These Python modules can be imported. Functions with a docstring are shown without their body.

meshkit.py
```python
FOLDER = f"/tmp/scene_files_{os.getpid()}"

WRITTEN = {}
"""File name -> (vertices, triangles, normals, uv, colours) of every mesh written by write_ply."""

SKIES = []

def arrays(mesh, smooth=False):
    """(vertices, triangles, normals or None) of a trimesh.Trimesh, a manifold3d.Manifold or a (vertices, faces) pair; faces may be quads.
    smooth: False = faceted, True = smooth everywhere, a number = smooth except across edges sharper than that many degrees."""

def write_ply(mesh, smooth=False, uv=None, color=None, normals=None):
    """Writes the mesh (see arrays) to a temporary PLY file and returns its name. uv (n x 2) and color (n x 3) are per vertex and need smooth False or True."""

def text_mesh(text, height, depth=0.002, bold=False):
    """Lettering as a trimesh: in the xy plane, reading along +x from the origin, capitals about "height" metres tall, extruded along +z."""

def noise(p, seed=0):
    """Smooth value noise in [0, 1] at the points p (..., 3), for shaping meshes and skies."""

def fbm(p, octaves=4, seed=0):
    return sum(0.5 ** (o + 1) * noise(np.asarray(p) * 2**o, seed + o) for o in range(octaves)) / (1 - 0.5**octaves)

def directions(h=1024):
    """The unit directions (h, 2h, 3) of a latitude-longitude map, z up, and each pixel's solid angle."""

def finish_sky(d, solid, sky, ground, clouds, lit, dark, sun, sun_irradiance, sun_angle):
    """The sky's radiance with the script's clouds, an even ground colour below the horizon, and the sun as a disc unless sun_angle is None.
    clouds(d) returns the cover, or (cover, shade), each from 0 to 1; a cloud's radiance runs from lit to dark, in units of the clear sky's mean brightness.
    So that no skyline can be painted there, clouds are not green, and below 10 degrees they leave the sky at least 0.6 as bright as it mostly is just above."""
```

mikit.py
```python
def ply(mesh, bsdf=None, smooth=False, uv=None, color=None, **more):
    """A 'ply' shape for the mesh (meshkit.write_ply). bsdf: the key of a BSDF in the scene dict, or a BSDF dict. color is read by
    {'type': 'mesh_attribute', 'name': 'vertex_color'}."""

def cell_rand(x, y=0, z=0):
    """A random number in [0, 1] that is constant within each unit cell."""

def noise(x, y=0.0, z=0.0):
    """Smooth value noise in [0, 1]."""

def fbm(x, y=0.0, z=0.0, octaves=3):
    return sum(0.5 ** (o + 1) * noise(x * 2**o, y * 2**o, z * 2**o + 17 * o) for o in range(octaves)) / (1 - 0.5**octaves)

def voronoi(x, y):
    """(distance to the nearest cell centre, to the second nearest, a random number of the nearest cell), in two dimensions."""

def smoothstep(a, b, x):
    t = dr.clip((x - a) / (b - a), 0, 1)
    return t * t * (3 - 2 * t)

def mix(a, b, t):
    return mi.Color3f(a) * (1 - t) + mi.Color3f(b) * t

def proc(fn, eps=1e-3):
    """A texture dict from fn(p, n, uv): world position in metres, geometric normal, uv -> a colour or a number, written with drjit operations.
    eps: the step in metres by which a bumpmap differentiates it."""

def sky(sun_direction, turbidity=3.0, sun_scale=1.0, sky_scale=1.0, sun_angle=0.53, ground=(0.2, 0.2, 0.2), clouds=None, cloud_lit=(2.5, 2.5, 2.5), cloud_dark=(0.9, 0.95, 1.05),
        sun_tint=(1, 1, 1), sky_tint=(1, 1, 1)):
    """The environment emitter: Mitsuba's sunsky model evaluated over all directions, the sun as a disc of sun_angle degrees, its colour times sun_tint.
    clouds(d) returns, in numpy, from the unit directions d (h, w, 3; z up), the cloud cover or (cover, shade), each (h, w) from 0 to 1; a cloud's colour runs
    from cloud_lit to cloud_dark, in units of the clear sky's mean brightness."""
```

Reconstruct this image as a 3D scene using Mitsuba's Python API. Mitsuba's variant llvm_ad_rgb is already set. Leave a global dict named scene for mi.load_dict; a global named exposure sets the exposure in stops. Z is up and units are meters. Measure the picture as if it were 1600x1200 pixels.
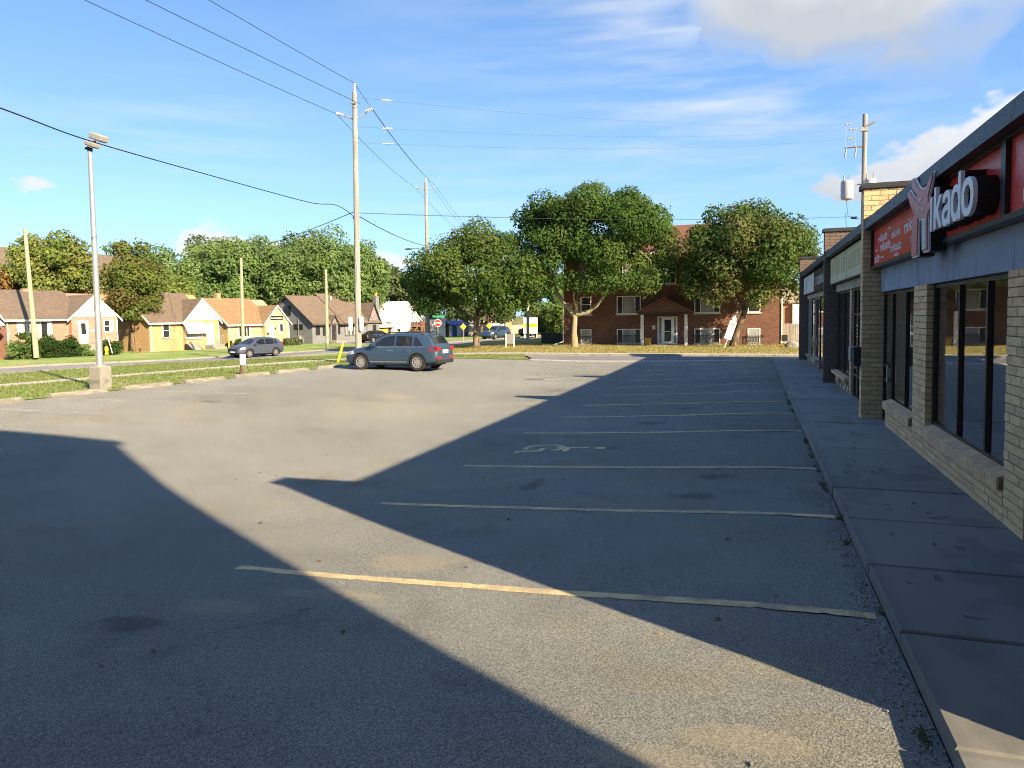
import math, numpy as np, trimesh, mitsuba as mi, drjit as dr, mikit, meshkit
import manifold3d as m3
from shapely.geometry import Polygon, Point
from shapely import affinity, union_all, box as sbox
from scipy.interpolate import PchipInterpolator as Pchip
T = mi.ScalarTransform4f
scene, labels = {'type': 'scene'}, {}

# ------------------------------------------------------------------ camera, sky, exposure
exposure = 2.3
EYE = np.array([0, 0, 2.35])
yaw, pitch, roll = math.atan(373 / 1120), math.radians(3.0), 0.012
fw = np.array([-math.sin(yaw) * math.cos(pitch), math.cos(yaw) * math.cos(pitch), -math.sin(pitch)])
r0 = np.cross(fw, [0, 0, 1]); r0 /= np.linalg.norm(r0)
up = np.cross(r0, fw) * math.cos(roll) + r0 * math.sin(roll)
rt = np.cross(fw, up)
cm = np.eye(4); cm[:3, 0], cm[:3, 1], cm[:3, 2], cm[:3, 3] = -rt, up, fw, EYE
scene['camera'] = {'type': 'perspective', 'fov': 2 * math.degrees(math.atan(800 / 1120)), 'fov_axis': 'x', 'near_clip': 0.1, 'far_clip': 4000.0,
                   'principal_point_offset_y': 47 / 1200, 'to_world': T(cm)}


def blob(az, el, az0, el0, wa, we):
    da = (az - az0 + 180) % 360 - 180
    return np.exp(-(da / wa) ** 2 - ((el - el0) / we) ** 2)


def clouds(d):
    az, el = np.degrees(np.arctan2(d[..., 0], d[..., 1])), np.degrees(np.arcsin(np.clip(d[..., 2], -1, 1)))
    n1 = meshkit.fbm(d * 9, 5, 3)
    n2 = meshkit.fbm(d * np.array([7, 7, 34]) + 5, 5, 8)
    q = np.stack([d[..., 0], d[..., 1], d[..., 2] * 1.6], -1)
    n3 = meshkit.fbm(q * 22, 5, 21)
    wisp = np.clip((n2 - 0.46) / 0.30, 0, 1) ** 1.2 * 0.5 * np.clip((meshkit.fbm(d * 3.2, 3, 40) - .38) / .25, 0, 1) * np.clip((el - 4) / 6, 0, 1)
    wisp += .26 * np.clip((meshkit.fbm(d * np.array([5, 5, 60]) + 9, 5, 63) - .44) / .25, 0, 1) * (blob(az, el, -6, 21, 14, 5) + .8 * blob(az, el, -44, 13.5, 8, 3) + .6 * blob(az, el, 2, 13, 16, 4) + .5 * blob(az, el, -22, 9, 14, 3))
    wisp += .2 * np.clip((n2 - .42) / .4, 0, 1) * blob(az, el, -8, 22, 22, 9)
    heavy = blob(az, el, 7, 24.5, 14, 6.8) + .8 * blob(az, el, 21, 25.5, 14, 7.5)
    cover = np.clip((heavy * 1.4 + (n1 - .5) * 2.4 - .42) / .7, 0, .9)
    shade = np.clip(.75 - (el - 19) * .1 + (n1 - .5) * 1.6, 0, .8) * np.clip(cover * 2, 0, 1)
    bank = blob(az, el, 17, 10.5, 6.5, 3.2) + .75 * blob(az, el, 9, 9.0, 6, 1.6) + blob(az, el, 26, 10, 8, 5)
    c2 = np.clip((bank * 1.5 + (n3 - .5) * 2.2 - .6) / .3, 0, .9)
    s2 = np.clip(.62 - (el - 8.6) * .13 + (n3 - .5), 0, .85)
    low = blob(az, el, -41, 5.6, 2.4, 1.5) + blob(az, el, -36, 4.9, 4.0, 1.0) + .9 * blob(az, el, -30, 4.2, 5, .9) + .62 * blob(az, el, -52.5, 8.9, 2.6, .8) + .55 * blob(az, el, -75, 7, 12, 2)
    c3 = np.clip((low * 1.55 + (meshkit.fbm(q * 34, 5, 55) - .5) * 2.0 - .62) / .3, 0, .92)
    far = .8 * np.clip((meshkit.fbm(d * 4.5, 4, 77) - .56) / .12, 0, 1) * np.clip((np.abs((az + 18 + 180) % 360 - 180) - 62) / 15, 0, 1) * np.clip((el - 3) / 8, 0, 1)
    out, sh = np.clip(wisp, 0, .6), np.zeros_like(wisp)
    cover, c2, c3 = cover * np.clip(heavy * 3 - .25, 0, 1), c2 * np.clip(bank * 3 - .3, 0, 1), c3 * np.clip(low * 3 - .4, 0, 1)
    for c, s in ((cover, shade), (c2, s2), (c3, .12 + 0 * c3), (far, .25 + 0 * far)):
        sh = np.where(c > out, s, sh); out = np.maximum(out, c)
    return out, sh


SUN = np.array([10, -6.35, 5.5])
scene['sky'] = mikit.sky(SUN.tolist(), turbidity=3, clouds=clouds, cloud_lit=(1.95, 1.95, 1.95), cloud_dark=(1.1, 1.14, 1.2), sun_scale=1.9, sun_tint=(1, 1.02, 1.06), sky_tint=(1.1, 1.29, 1.6))

# ------------------------------------------------------------------ materials
N, FBM, VOR, CR, SS, MIX = mikit.noise, mikit.fbm, mikit.voronoi, mikit.cell_rand, mikit.smoothstep, mikit.mix


def mat(name, col, rough=.8, metal=0., spec=.4, two=True, bump=None, bscale=1., **kw):
    c = col if isinstance(col, dict) else {'type': 'rgb', 'value': list(col)}
    b = {'type': 'principled', 'base_color': c, 'roughness': rough, 'metallic': metal, 'specular': spec, **kw}
    if bump:
        b = {'type': 'bumpmap', 'arbitrary': mikit.proc(bump[0], bump[1]), 'scale': bscale, 'bsdf': b}
    scene[name] = {'type': 'twosided', 'bsdf': b} if two else b
    return name


def f_asph(p, n, uv):
    x, y = p.x, p.y
    g = N(x * 115, y * 115) * .45 + N(x * 260, y * 260 + 3) * .55
    c = MIX((.083, .09, .089), (.275, .288, .27), SS(.2, .85, g))
    big = FBM(x * .22, y * .22, 0., 4)
    mid = FBM(x * 1.3 + 7, y * 2.1, 0., 3)
    c = c * (.66 + .42 * big + .26 * mid)
    sand = SS(.56, .74, FBM(x * .33 + 11, y * .55 + 4, 0., 3)) * SS(.35, .6, N(x * 3, y * 3))
    c = MIX(c, c * mi.Color3f(1.16, 1.05, .8), sand * .4)
    oil = SS(.68, .8, N(x * .62 + 3, y * .9 + 8)) * SS(.4, .7, FBM(x * 3, y * 3, 0., 2))
    c = c * (1 - .17 * oil)
    w = FBM(x * .13 + 40, y * .16, 0., 3) + .012 * FBM(x * 2.5, y * 2.5, 0., 2)
    crack = (1 - SS(.0, .0018, dr.abs(w - .5))) * SS(.35, .6, N(x * .4, y * .4 + 50))
    w2 = 0. * x
    crack2 = 0. * w2
    nz = FBM(x * 5 + 60, y * 5, 0., 3) * 1.6 - .8
    dust, drip = mi.Float(0), mi.Float(0)
    for cx, cy, rx, ry in ((-3.3, 6.65, .6, .32), (.05, 4.1, .45, .16), (-.5, 3.8, .4, .15), (-3.7, 5.68, .7, .14), (-4.6, 5.2, .5, .2), (-11., 21., 1.1, .5)):
        dust = dr.maximum(dust, 1 - SS(.25, 1., dr.square((x - cx) / rx) + dr.square((y - cy) / ry) + nz * .7))
    for cx, cy, rx, ry in ((-5.1, 4.7, .38, .2), (-.45, 10.9, .3, .25), (-.75, 9.7, .35, .25), (-2.5, 13.4, .3, .2), (-2.1, 16.6, .4, .3), (-1.6, 19.1, .4, .3), (-3.1, 10.2, .2, .5), (-15., 17., .5, .3)):
        drip = dr.maximum(drip, 1 - SS(.2, 1., dr.square((x - cx) / rx) + dr.square((y - cy) / ry) + nz * .9))
    c = MIX(c, mi.Color3f(.33, .29, .2) * (.7 + .5 * g), dust * .34) * (1 - .38 * drip)
    pits = SS(.75, .9, N(x * 26, y * 26)) * SS(.5, .7, N(x * 1.1 + 2, y * 1.1))
    return c * (1 - .45 * crack) * (1 - .25 * pits)


def b_asph(p, n, uv):
    return N(p.x * 105, p.y * 105) * .6 + N(p.x * 230, p.y * 230) * .4


def f_road(p, n, uv):
    g = N(p.x * 40, p.y * 40)
    return MIX((.105, .105, .115), (.165, .165, .175), g * .4 + .6 * FBM(p.x * .35, p.y * .2, 0., 3))


def f_conc(p, n, uv):
    g = N(p.x * 60, p.y * 60, p.z * 60)
    c = MIX((.21, .205, .19), (.33, .32, .29), g * .35 + .65 * FBM(p.x * 1.2, p.y * 1.2, p.z * 1.2, 4))
    return c * (1 - .3 * SS(.62, .8, FBM(p.x * 4 + 9, p.y * 4, p.z * 4, 2)))


def f_slab(p, n, uv):
    x_ = p.x
    g = N(p.x * 70, p.y * 70)
    c = MIX((.175, .18, .17), (.24, .243, .226), g * .3 + .7 * FBM(p.x * .9, p.y * .7, 0., 4))
    c = c * (.9 + .2 * CR(dr.floor((p.y + .35) / 1.45), 3))
    stain = SS(.6, .75, FBM(p.x * 2.2 + 5, p.y * 1.4, 0., 3))
    gum = SS(.86, .9, N(x_ * 8, p.y * 8 + 5)) * SS(.5, .6, N(x_ * 2.1, p.y * 2.1 + 9)); edge_ = 1 - SS(1.0, 1.16, x_ + .05 * N(p.y * 9, 3.))
    return c * (1 - .16 * stain) * (1 - .4 * gum) * (1 - .2 * edge_)


def f_turf(a, b, dry):
    def fn(p, n, uv):
        m = FBM(p.x * .5, p.y * .5, 0., 4)
        t = SS(.3, .7, m * .55 + .45 * N(p.x * 9, p.y * 9))
        c = MIX(a, b, t)
        return MIX(c, dry, SS(.5, .72, FBM(p.x * .35 + 20, p.y * .6, 0., 3)) * .75) * (.7 + .6 * N(p.x * 30, p.y * 30))
    return fn


def f_courses(bw, bh, a, b, mortar, jw=.012, grime=.2):
    """brickwork too far away to tell the bricks apart: tone by brick and joint lines"""
    def fn(p, n, uv):
        h = dr.select(dr.abs(n.x) > dr.abs(n.y), p.y, p.x)
        row = dr.floor(p.z / bh); h2 = h / bw + .5 * (row - 2 * dr.floor(row * .5))
        r = CR(row, dr.floor(h2))
        c = MIX(a, b, r)
        fz = p.z / bh - row; fh = h2 - dr.floor(h2)
        j = dr.maximum(1 - SS(0, jw / bh * 1.6, fz), 1 - SS(0, jw / bw * 1.6, fh))
        return MIX(c, mortar, j * .8) * (1 - grime + 2 * grime * FBM(p.x * .8, p.y * .8, p.z * .8, 3))
    return fn


def f_grain(a, b, s=(3, 3, 3), o=3):
    def fn(p, n, uv):
        return MIX(a, b, SS(.25, .75, FBM(p.x * s[0], p.y * s[1], p.z * s[2], o)))
    return fn


def f_shingle(a, b):
    def fn(p, n, uv):
        row = dr.floor(p.z / .085); q = (p.x * .247 + p.y * .969)
        r = CR(row, dr.floor(q / .3 + .37 * row), dr.floor(p.x * .4))
        fz = p.z / .085 - row
        return MIX(a, b, r * .5 + .5 * FBM(p.x * .7, p.y * .7, p.z * .7, 3)) * (.82 + .18 * SS(0, .3, fz))
    return fn


def f_siding(a, step, dark=.72):
    def fn(p, n, uv):
        f = p.z / step - dr.floor(p.z / step)
        return mi.Color3f(a) * (dark + (1 - dark) * SS(0, .22, f)) * (.92 + .16 * FBM(p.x * 1.5, p.y * 1.5, p.z * 1.5, 3))
    return fn


def f_stucco(p, n, uv):
    c = MIX((.21, .245, .31), (.275, .32, .39), FBM(p.y * 2.2, p.z * 3, 0., 4))
    return c * (1 - .25 * SS(.55, .75, FBM(p.y * 7, p.z * 1.5, 1., 3)))


def f_paint(p, n, uv):
    wear = SS(.36, .62, FBM(p.x * 5, p.y * 9, 0., 3) * .7 + .3 * N(p.x * 60, p.y * 60))
    g = N(p.x * 95, p.y * 95) * .5 + N(p.x * 210, p.y * 210 + 3) * .5
    return MIX((.62, .50, .27), MIX((.12, .12, .12), (.26, .25, .23), g), wear * .55)


def f_faded(p, n, uv):
    wear = SS(.3, .55, FBM(p.x * 3, p.y * 3, 0., 3) * .7 + .3 * N(p.x * 40, p.y * 40))
    return MIX((.42, .40, .36), (.17, .168, .16), wear * .6)


def f_bark(p, n, uv):
    return MIX((.07, .055, .04), (.22, .175, .125), SS(.3, .7, FBM(p.x * 9, p.y * 9, p.z * 2.2, 3)))


def f_wood(a, b):
    def fn(p, n, uv):
        return MIX(a, b, SS(.25, .75, FBM(p.x * 22, p.y * 22, p.z * .9, 3)))
    return fn


mat('asphalt', mikit.proc(f_asph), .92, spec=.25, bump=(b_asph, 2e-3), bscale=.006)
mat('road_surface', mikit.proc(f_road), .9, spec=.25)
mat('concrete', mikit.proc(f_conc), .9, spec=.2)
mat('crack_dirt', (.07, .07, .066), .95, spec=.05)
mat('stop_concrete', mikit.proc(f_grain((.17, .16, .135), (.27, .26, .225), (4, 4, 9))), .92, spec=.15)
mat('walk_concrete', mikit.proc(f_slab), .92, spec=.15)
mat('turf', mikit.proc(f_turf((.10, .15, .045), (.145, .195, .07), (.21, .20, .10))), .95, spec=.05)
mat('dry_turf', mikit.proc(f_turf((.15, .155, .05), (.25, .215, .085), (.3, .245, .11))), .95, spec=.05)
mat('soil', mikit.proc(f_grain((.06, .085, .03), (.15, .14, .07), (.3, .3, .3))), .95, spec=.05)
mat('buff_a', mikit.proc(f_grain((.52, .365, .205), (.63, .455, .27), (9, 9, 20))), .88, spec=.2)
mat('buff_b', mikit.proc(f_grain((.47, .32, .195), (.56, .39, .25), (9, 9, 20))), .88, spec=.2)
mat('buff_c', mikit.proc(f_grain((.57, .415, .235), (.66, .49, .29), (9, 9, 20))), .88, spec=.2)
mat('mortar', mikit.proc(f_grain((.15, .125, .09), (.22, .19, .145), (14, 14, 14))), .95, spec=.1)
mat('brown_a', mikit.proc(f_grain((.12, .09, .075), (.175, .13, .105), (9, 9, 20))), .88, spec=.2)
mat('brown_mortar', (.07, .06, .055), .95, spec=.1)
mat('orange_brick', mikit.proc(f_grain((.36, .21, .12), (.48, .30, .17), (9, 9, 20))), .88, spec=.2)
mat('red_brick', mikit.proc(f_courses(.22, .075, (.12, .056, .04), (.19, .095, .07), (.165, .13, .11))), .88, spec=.2)
mat('pink_brick', mikit.proc(f_courses(.22, .075, (.38, .185, .14), (.46, .245, .19), (.42, .33, .27))), .88, spec=.2)
mat('yellow_brick', mikit.proc(f_courses(.22, .075, (.41, .265, .135), (.48, .33, .18), (.43, .34, .23))), .88, spec=.2)
mat('tan_siding', mikit.proc(f_siding((.45, .375, .235), .12)), .7)
mat('white_siding', mikit.proc(f_siding((.78, .78, .77), .12, .85)), .6)
mat('grey_board', mikit.proc(f_siding((.185, .195, .205), .4, .9)), .75)
mat('white_paint', (.78, .78, .76), .55)
mat('offwhite', (.62, .6, .55), .6)
mat('dark_trim', (.035, .03, .028), .6)
mat('bronze', (.03, .027, .026), .4, .3)
mat('brown_roof', mikit.proc(f_shingle((.125, .098, .08), (.20, .158, .125))), .92, spec=.15)
mat('orange_roof', mikit.proc(f_shingle((.21, .135, .08), (.30, .205, .12))), .92, spec=.15)
mat('red_roof', mikit.proc(f_shingle((.13, .066, .046), (.19, .10, .07))), .92, spec=.15)
mat('metal_fascia', mikit.proc(f_grain((.026, .029, .032), (.042, .046, .05), (2, 2, 6))), .5, .2)
mat('stucco', mikit.proc(f_stucco), .9, spec=.2)
mat('tan_band', mikit.proc(f_grain((.25, .23, .18), (.33, .30, .235), (2, 2, 2))), .85)
mat('red_acrylic', (.55, .045, .038), .28, spec=.5)
mat('pink_acrylic', (.52, .2, .2), .4)
mat('sign_white', (.74, .75, .78), .45)
mat('sign_black', (.012, .012, .013), .5)
mat('olive_sign', mikit.proc(f_grain((.42, .41, .27), (.5, .48, .33), (1, 1, 1))), .6)
mat('gold_letter', (.40, .32, .14), .6)
mat('pale_sign', (.5, .52, .5), .55)
mat('red_letter', (.5, .04, .035), .6)
mat('yellow', (.75, .55, .03), .55)
mat('green_sign', (.02, .25, .13), .5)
mat('orange_poster', (.75, .32, .06), .6)
mat('blue_paint', (.03, .09, .3), .5)
mat('hi_vis', (.45, .62, .04), .7)
mat('steel', (.45, .45, .44), .45, .6)
mat('dull_steel', (.34, .34, .32), .6, .3)
mat('porcelain', (.40, .41, .43), .4)
mat('wire_black', (.02, .02, .022), .6)
mat('pole_wood', mikit.proc(f_wood((.24, .23, .205), (.38, .365, .335))), .9, spec=.1)
mat('green_wood', mikit.proc(f_wood((.26, .28, .185), (.38, .40, .28))), .9, spec=.1)
mat('fence_wood', mikit.proc(f_wood((.26, .235, .2), (.40, .37, .32))), .9, spec=.1)
mat('dark_fence', mikit.proc(f_wood((.03, .04, .03), (.06, .075, .055))), .9, spec=.1)
mat('post_wood', mikit.proc(f_wood((.13, .1, .075), (.23, .18, .13))), .9, spec=.1)
mat('bark', mikit.proc(f_bark), .95, spec=.1)
mat('pale_bark', mikit.proc(f_wood((.22, .19, .12), (.36, .31, .2))), .95, spec=.1)
mat('line_paint', mikit.proc(f_paint), .85, spec=.2)
mat('faded_paint', mikit.proc(f_faded), .85, spec=.2)
mat('dark_glass', (.025, .03, .035), .06, spec=.7)
mat('curtain_glass', mikit.proc(f_grain((.20, .21, .21), (.36, .36, .35), (1.5, 1.5, .5))), .08, spec=.6)
mat('interior', (.3, .3, .29), .9)
mat('interior_floor', (.35, .33, .3), .7)
mat('blue_metallic', (.055, .10, .165), .3, .5, clearcoat=1., clearcoat_gloss=.95)
mat('slate_metallic', (.10, .125, .185), .3, .5, clearcoat=1., clearcoat_gloss=.95)
mat('black_paint', (.012, .012, .014), .3, .2, clearcoat=1., clearcoat_gloss=.95)
mat('tint_glass', (.012, .014, .018), .04, spec=.8)
mat('rubber', (.03, .03, .03), .85, spec=.2)
mat('alloy', (.55, .55, .56), .35, .7)
mat('chrome', (.7, .7, .7), .18, .95)
mat('tail_red', (.3, .012, .015), .15, spec=.8)
mat('lamp_clear', (.6, .62, .65), .1, spec=.9)
mat('plastic_black', (.025, .025, .026), .65)
mat('bin_yellow', (.45, .28, .04), .6)
mat('far_wire', (.09, .095, .1), .7)
scene['foliage'] = {'type': 'principledthin', 'base_color': {'type': 'mesh_attribute', 'name': 'vertex_color'}, 'roughness': .55, 'diff_trans': .95, 'spec_trans': 0., 'eta': 1.35}
scene['window_glass'] = {'type': 'thindielectric', 'int_ior': 2.6}

# ------------------------------------------------------------------ mesh helpers
cat = trimesh.util.concatenate


def box(x0, x1, y0, y1, z0, z1):
    b = trimesh.creation.box((abs(x1 - x0), abs(y1 - y0), abs(z1 - z0)))
    b.apply_translation(((x0 + x1) / 2, (y0 + y1) / 2, (z0 + z1) / 2)); return b


def rbox(x0, x1, y0, y1, z0, z1, r=.02):
    cs = m3.CrossSection([[(x0 + r, y0 + r), (x1 - r, y0 + r), (x1 - r, y1 - r), (x0 + r, y1 - r)]])
    a = m3.Manifold.extrude(cs, z1 - z0).translate((0, 0, z0))
    b = m3.Manifold.cube((x1 - x0, y1 - y0, z1 - z0 - 2 * r)).translate((x0, y0, z0 + r))
    m = m3.Manifold.batch_hull([a, b]).to_mesh()
    return trimesh.Trimesh(np.array(m.vert_properties[:, :3]), np.array(m.tri_verts), process=False)


def prism(poly, d0, d1, plane='xz'):
    """polygon (shapely or points) in a plane, extruded from d0 to d1 along the third axis"""
    p = poly if isinstance(poly, Polygon) else Polygon(poly)
    m = trimesh.creation.extrude_polygon(p, d1 - d0, engine='earcut')
    v = m.vertices.copy(); h = v[:, 2] + d0
    v = {'xz': np.stack([v[:, 0], h, v[:, 1]], 1), 'yz': np.stack([h, v[:, 0], v[:, 1]], 1), 'xy': np.stack([v[:, 0], v[:, 1], h], 1)}[plane]
    f = m.faces[:, ::-1] if plane == 'xz' else m.faces
    return trimesh.Trimesh(v, f, process=False)


def tube(pts, rad, n=8, cap=True):
    pts = np.asarray(pts, float); k = len(pts); rad = np.broadcast_to(rad, (k,))
    t = np.gradient(pts, axis=0); t /= np.linalg.norm(t, axis=1, keepdims=True)
    a = np.cross(t, [0, 0, 1.]); 
    bad = np.linalg.norm(a, axis=1) < .15
    a[bad] = np.cross(t[bad], [0, 1., 0]); a /= np.linalg.norm(a, axis=1, keepdims=True)
    b = np.cross(t, a); th = np.arange(n) * 2 * np.pi / n
    v = (pts[:, None] + rad[:, None, None] * (a[:, None] * np.cos(th)[None, :, None] + b[:, None] * np.sin(th)[None, :, None])).reshape(-1, 3)
    f = []
    for i in range(k - 1):
        for j in range(n):
            p, q = i * n + j, i * n + (j + 1) % n
            f += [[p, q, q + n], [p, q + n, p + n]]
    if cap:
        v = np.vstack([v, pts[0], pts[-1]])
        for j in range(n):
            f += [[k * n, (j + 1) % n, j], [k * n + 1, (k - 1) * n + j, (k - 1) * n + (j + 1) % n]]
    return trimesh.Trimesh(v, f, process=False)


def cyl(p0, p1, r, n=12): return tube([p0, p1], r, n)


def frameM(o, ux, uy, uz=(0, 0, 1)):
    M = np.eye(4); M[:3, 0], M[:3, 1], M[:3, 2], M[:3, 3] = ux, uy, uz, o; return M


def tf(m, M):
    m = m.copy(); m.apply_transform(M); return m


COUNT = {}


def numbered(name):
    if name not in scene and name not in labels: return name
    i = COUNT.get(name, 0) + 1
    while f'{name}_{i:03d}' in scene or f'{name}_{i:03d}' in labels: i += 1
    COUNT[name] = i
    return f'{name}_{i:03d}'


def thing(name, label, category, group=None, kind=None):
    key = numbered(name); labels[key] = {'label': label, 'category': category}
    if group: labels[key]['group'] = group
    if kind: labels[key]['kind'] = kind
    return key


def part(parent, name, mesh, bsdf, M=None, smooth=False, color=None, label=None, kind=None):
    key = numbered(parent + '__' + name)
    scene[key] = mikit.ply(mesh if M is None else tf(mesh, M), bsdf, smooth=smooth, color=color)
    if label or kind: labels[key] = {k: v for k, v in (('label', label), ('kind', kind)) if v}
    return key


def solo(name, mesh, bsdf, label, category, group=None, kind=None, smooth=False, M=None, color=None):
    key = thing(name, label, category, group, kind)
    scene[key] = mikit.ply(mesh if M is None else tf(mesh, M), bsdf, smooth=smooth, color=color)
    return key


# ------------------------------------------------------------------ the ground
PX = Pchip([-400, -110, -60, -50.5, -43, -36, -28, -23, -19.5, -16, -12, -8.5, -5, -2, 1, 60, 400], [-1.2, -.75, -.55, -.48, -.42, -.34, -.17, -.04, -.02, -.02, -.18, -.33, -.27, -.14, 0, 0, 0])
PF = Pchip([-400, -110, -60, -45, -38, -30, -20, -13, 5, 60, 400], [-1.2, -.8, -.7, -.6, -.55, -.42, -.12, -.05, -.05, -.1, -.3])


def zt(x, y):
    x, y = np.asarray(x, float), np.asarray(y, float)
    t = np.clip((y - 33) / 10, 0, 1); t = t * t * (3 - 2 * t)
    z = PX(x) * (1 - t) + PF(x) * t
    return z - .25 * np.clip((y - 60) / 60, 0, 1) * np.clip((-x - 25) / 20, 0, 1)


def sheet(poly, off, step=1.0):
    """a ground sheet: the polygon cut into cells and laid on the terrain"""
    p = poly if isinstance(poly, Polygon) else Polygon(poly)
    x0, y0, x1, y1 = p.bounds
    xs, ys = np.arange(math.floor(x0 / step), math.ceil(x1 / step) + 1) * step, np.arange(math.floor(y0 / step), math.ceil(y1 / step) + 1) * step
    v, f, c = [], [], 0
    from shapely.prepared import prep
    pp = prep(p)
    for i in range(len(xs) - 1):
        for j in range(len(ys) - 1):
            b = sbox(xs[i], ys[j], xs[i + 1], ys[j + 1])
            if pp.contains(b): polys = [b]
            elif pp.intersects(b):
                g = b.intersection(p); polys = [q for q in getattr(g, 'geoms', [g]) if q.geom_type == 'Polygon' and q.area > 1e-6]
            else: continue
            for q in polys:
                vv, ff = trimesh.creation.triangulate_polygon(q, engine='earcut')
                v.append(vv); f.append(ff + c); c += len(vv)
    v, f = np.vstack(v), np.vstack(f)
    v = np.column_stack([v, zt(v[:, 0], v[:, 1]) + off])
    nz = np.cross(v[f[:, 1]] - v[f[:, 0]], v[f[:, 2]] - v[f[:, 0]])[:, 2]
    f[nz < 0] = f[nz < 0][:, ::-1]
    m = trimesh.Trimesh(v, f, process=False); m.merge_vertices(digits_vertex=5); return m


def slab_strip(poly, off, h, step=1.0):
    """a kerb or path with a real step: top sheet plus sides"""
    p = Polygon(poly); top = sheet(p, off, step)
    ring = np.array(p.exterior.coords); ring = ring if p.exterior.is_ccw else ring[::-1]
    pts = []
    for a, b in zip(ring[:-1], ring[1:]):
        k = max(2, int(np.hypot(*(b - a)) / step) + 1); pts += [a + (b - a) * t for t in np.linspace(0, 1, k)[:-1]]
    pts = np.array(pts); z = zt(pts[:, 0], pts[:, 1]) + off; m = len(pts)
    v = np.vstack([np.column_stack([pts, z]), np.column_stack([pts, z - h])])
    f = [[i, i + m, (i + 1) % m] for i in range(m)] + [[(i + 1) % m, i + m, (i + 1) % m + m] for i in range(m)]
    return cat([top, trimesh.Trimesh(v, f, process=False)])


U, NN = np.array([.247, .969, 0]), np.array([.969, -.247, 0])
road_pt = lambda s, c: tuple((U * s + NN * c)[:2])
edge = lambda y: -20.98 + .125 * (y - 15.6)           # left edge of the lot, along the wheel stops
gx = np.concatenate([[-1800, -700, -400], np.arange(-200, -60, 10), np.arange(-60, 20, 2.), np.arange(20, 120, 10), [300, 700, 1800]])
gy = np.concatenate([[-1500, -500, -200], np.arange(-100, -20, 10), np.arange(-20, 70, 2.), np.arange(70, 160, 10), [300, 700, 2500]])
X_, Y_ = np.meshgrid(gx, gy, indexing='ij')
V = np.column_stack([X_.ravel(), Y_.ravel(), (zt(np.clip(X_, -400, 400), Y_) - .09).ravel()])
ii, jj = np.meshgrid(np.arange(len(gx) - 1), np.arange(len(gy) - 1), indexing='ij'); q = (ii * len(gy) + jj).ravel(); L_ = len(gy)
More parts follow.
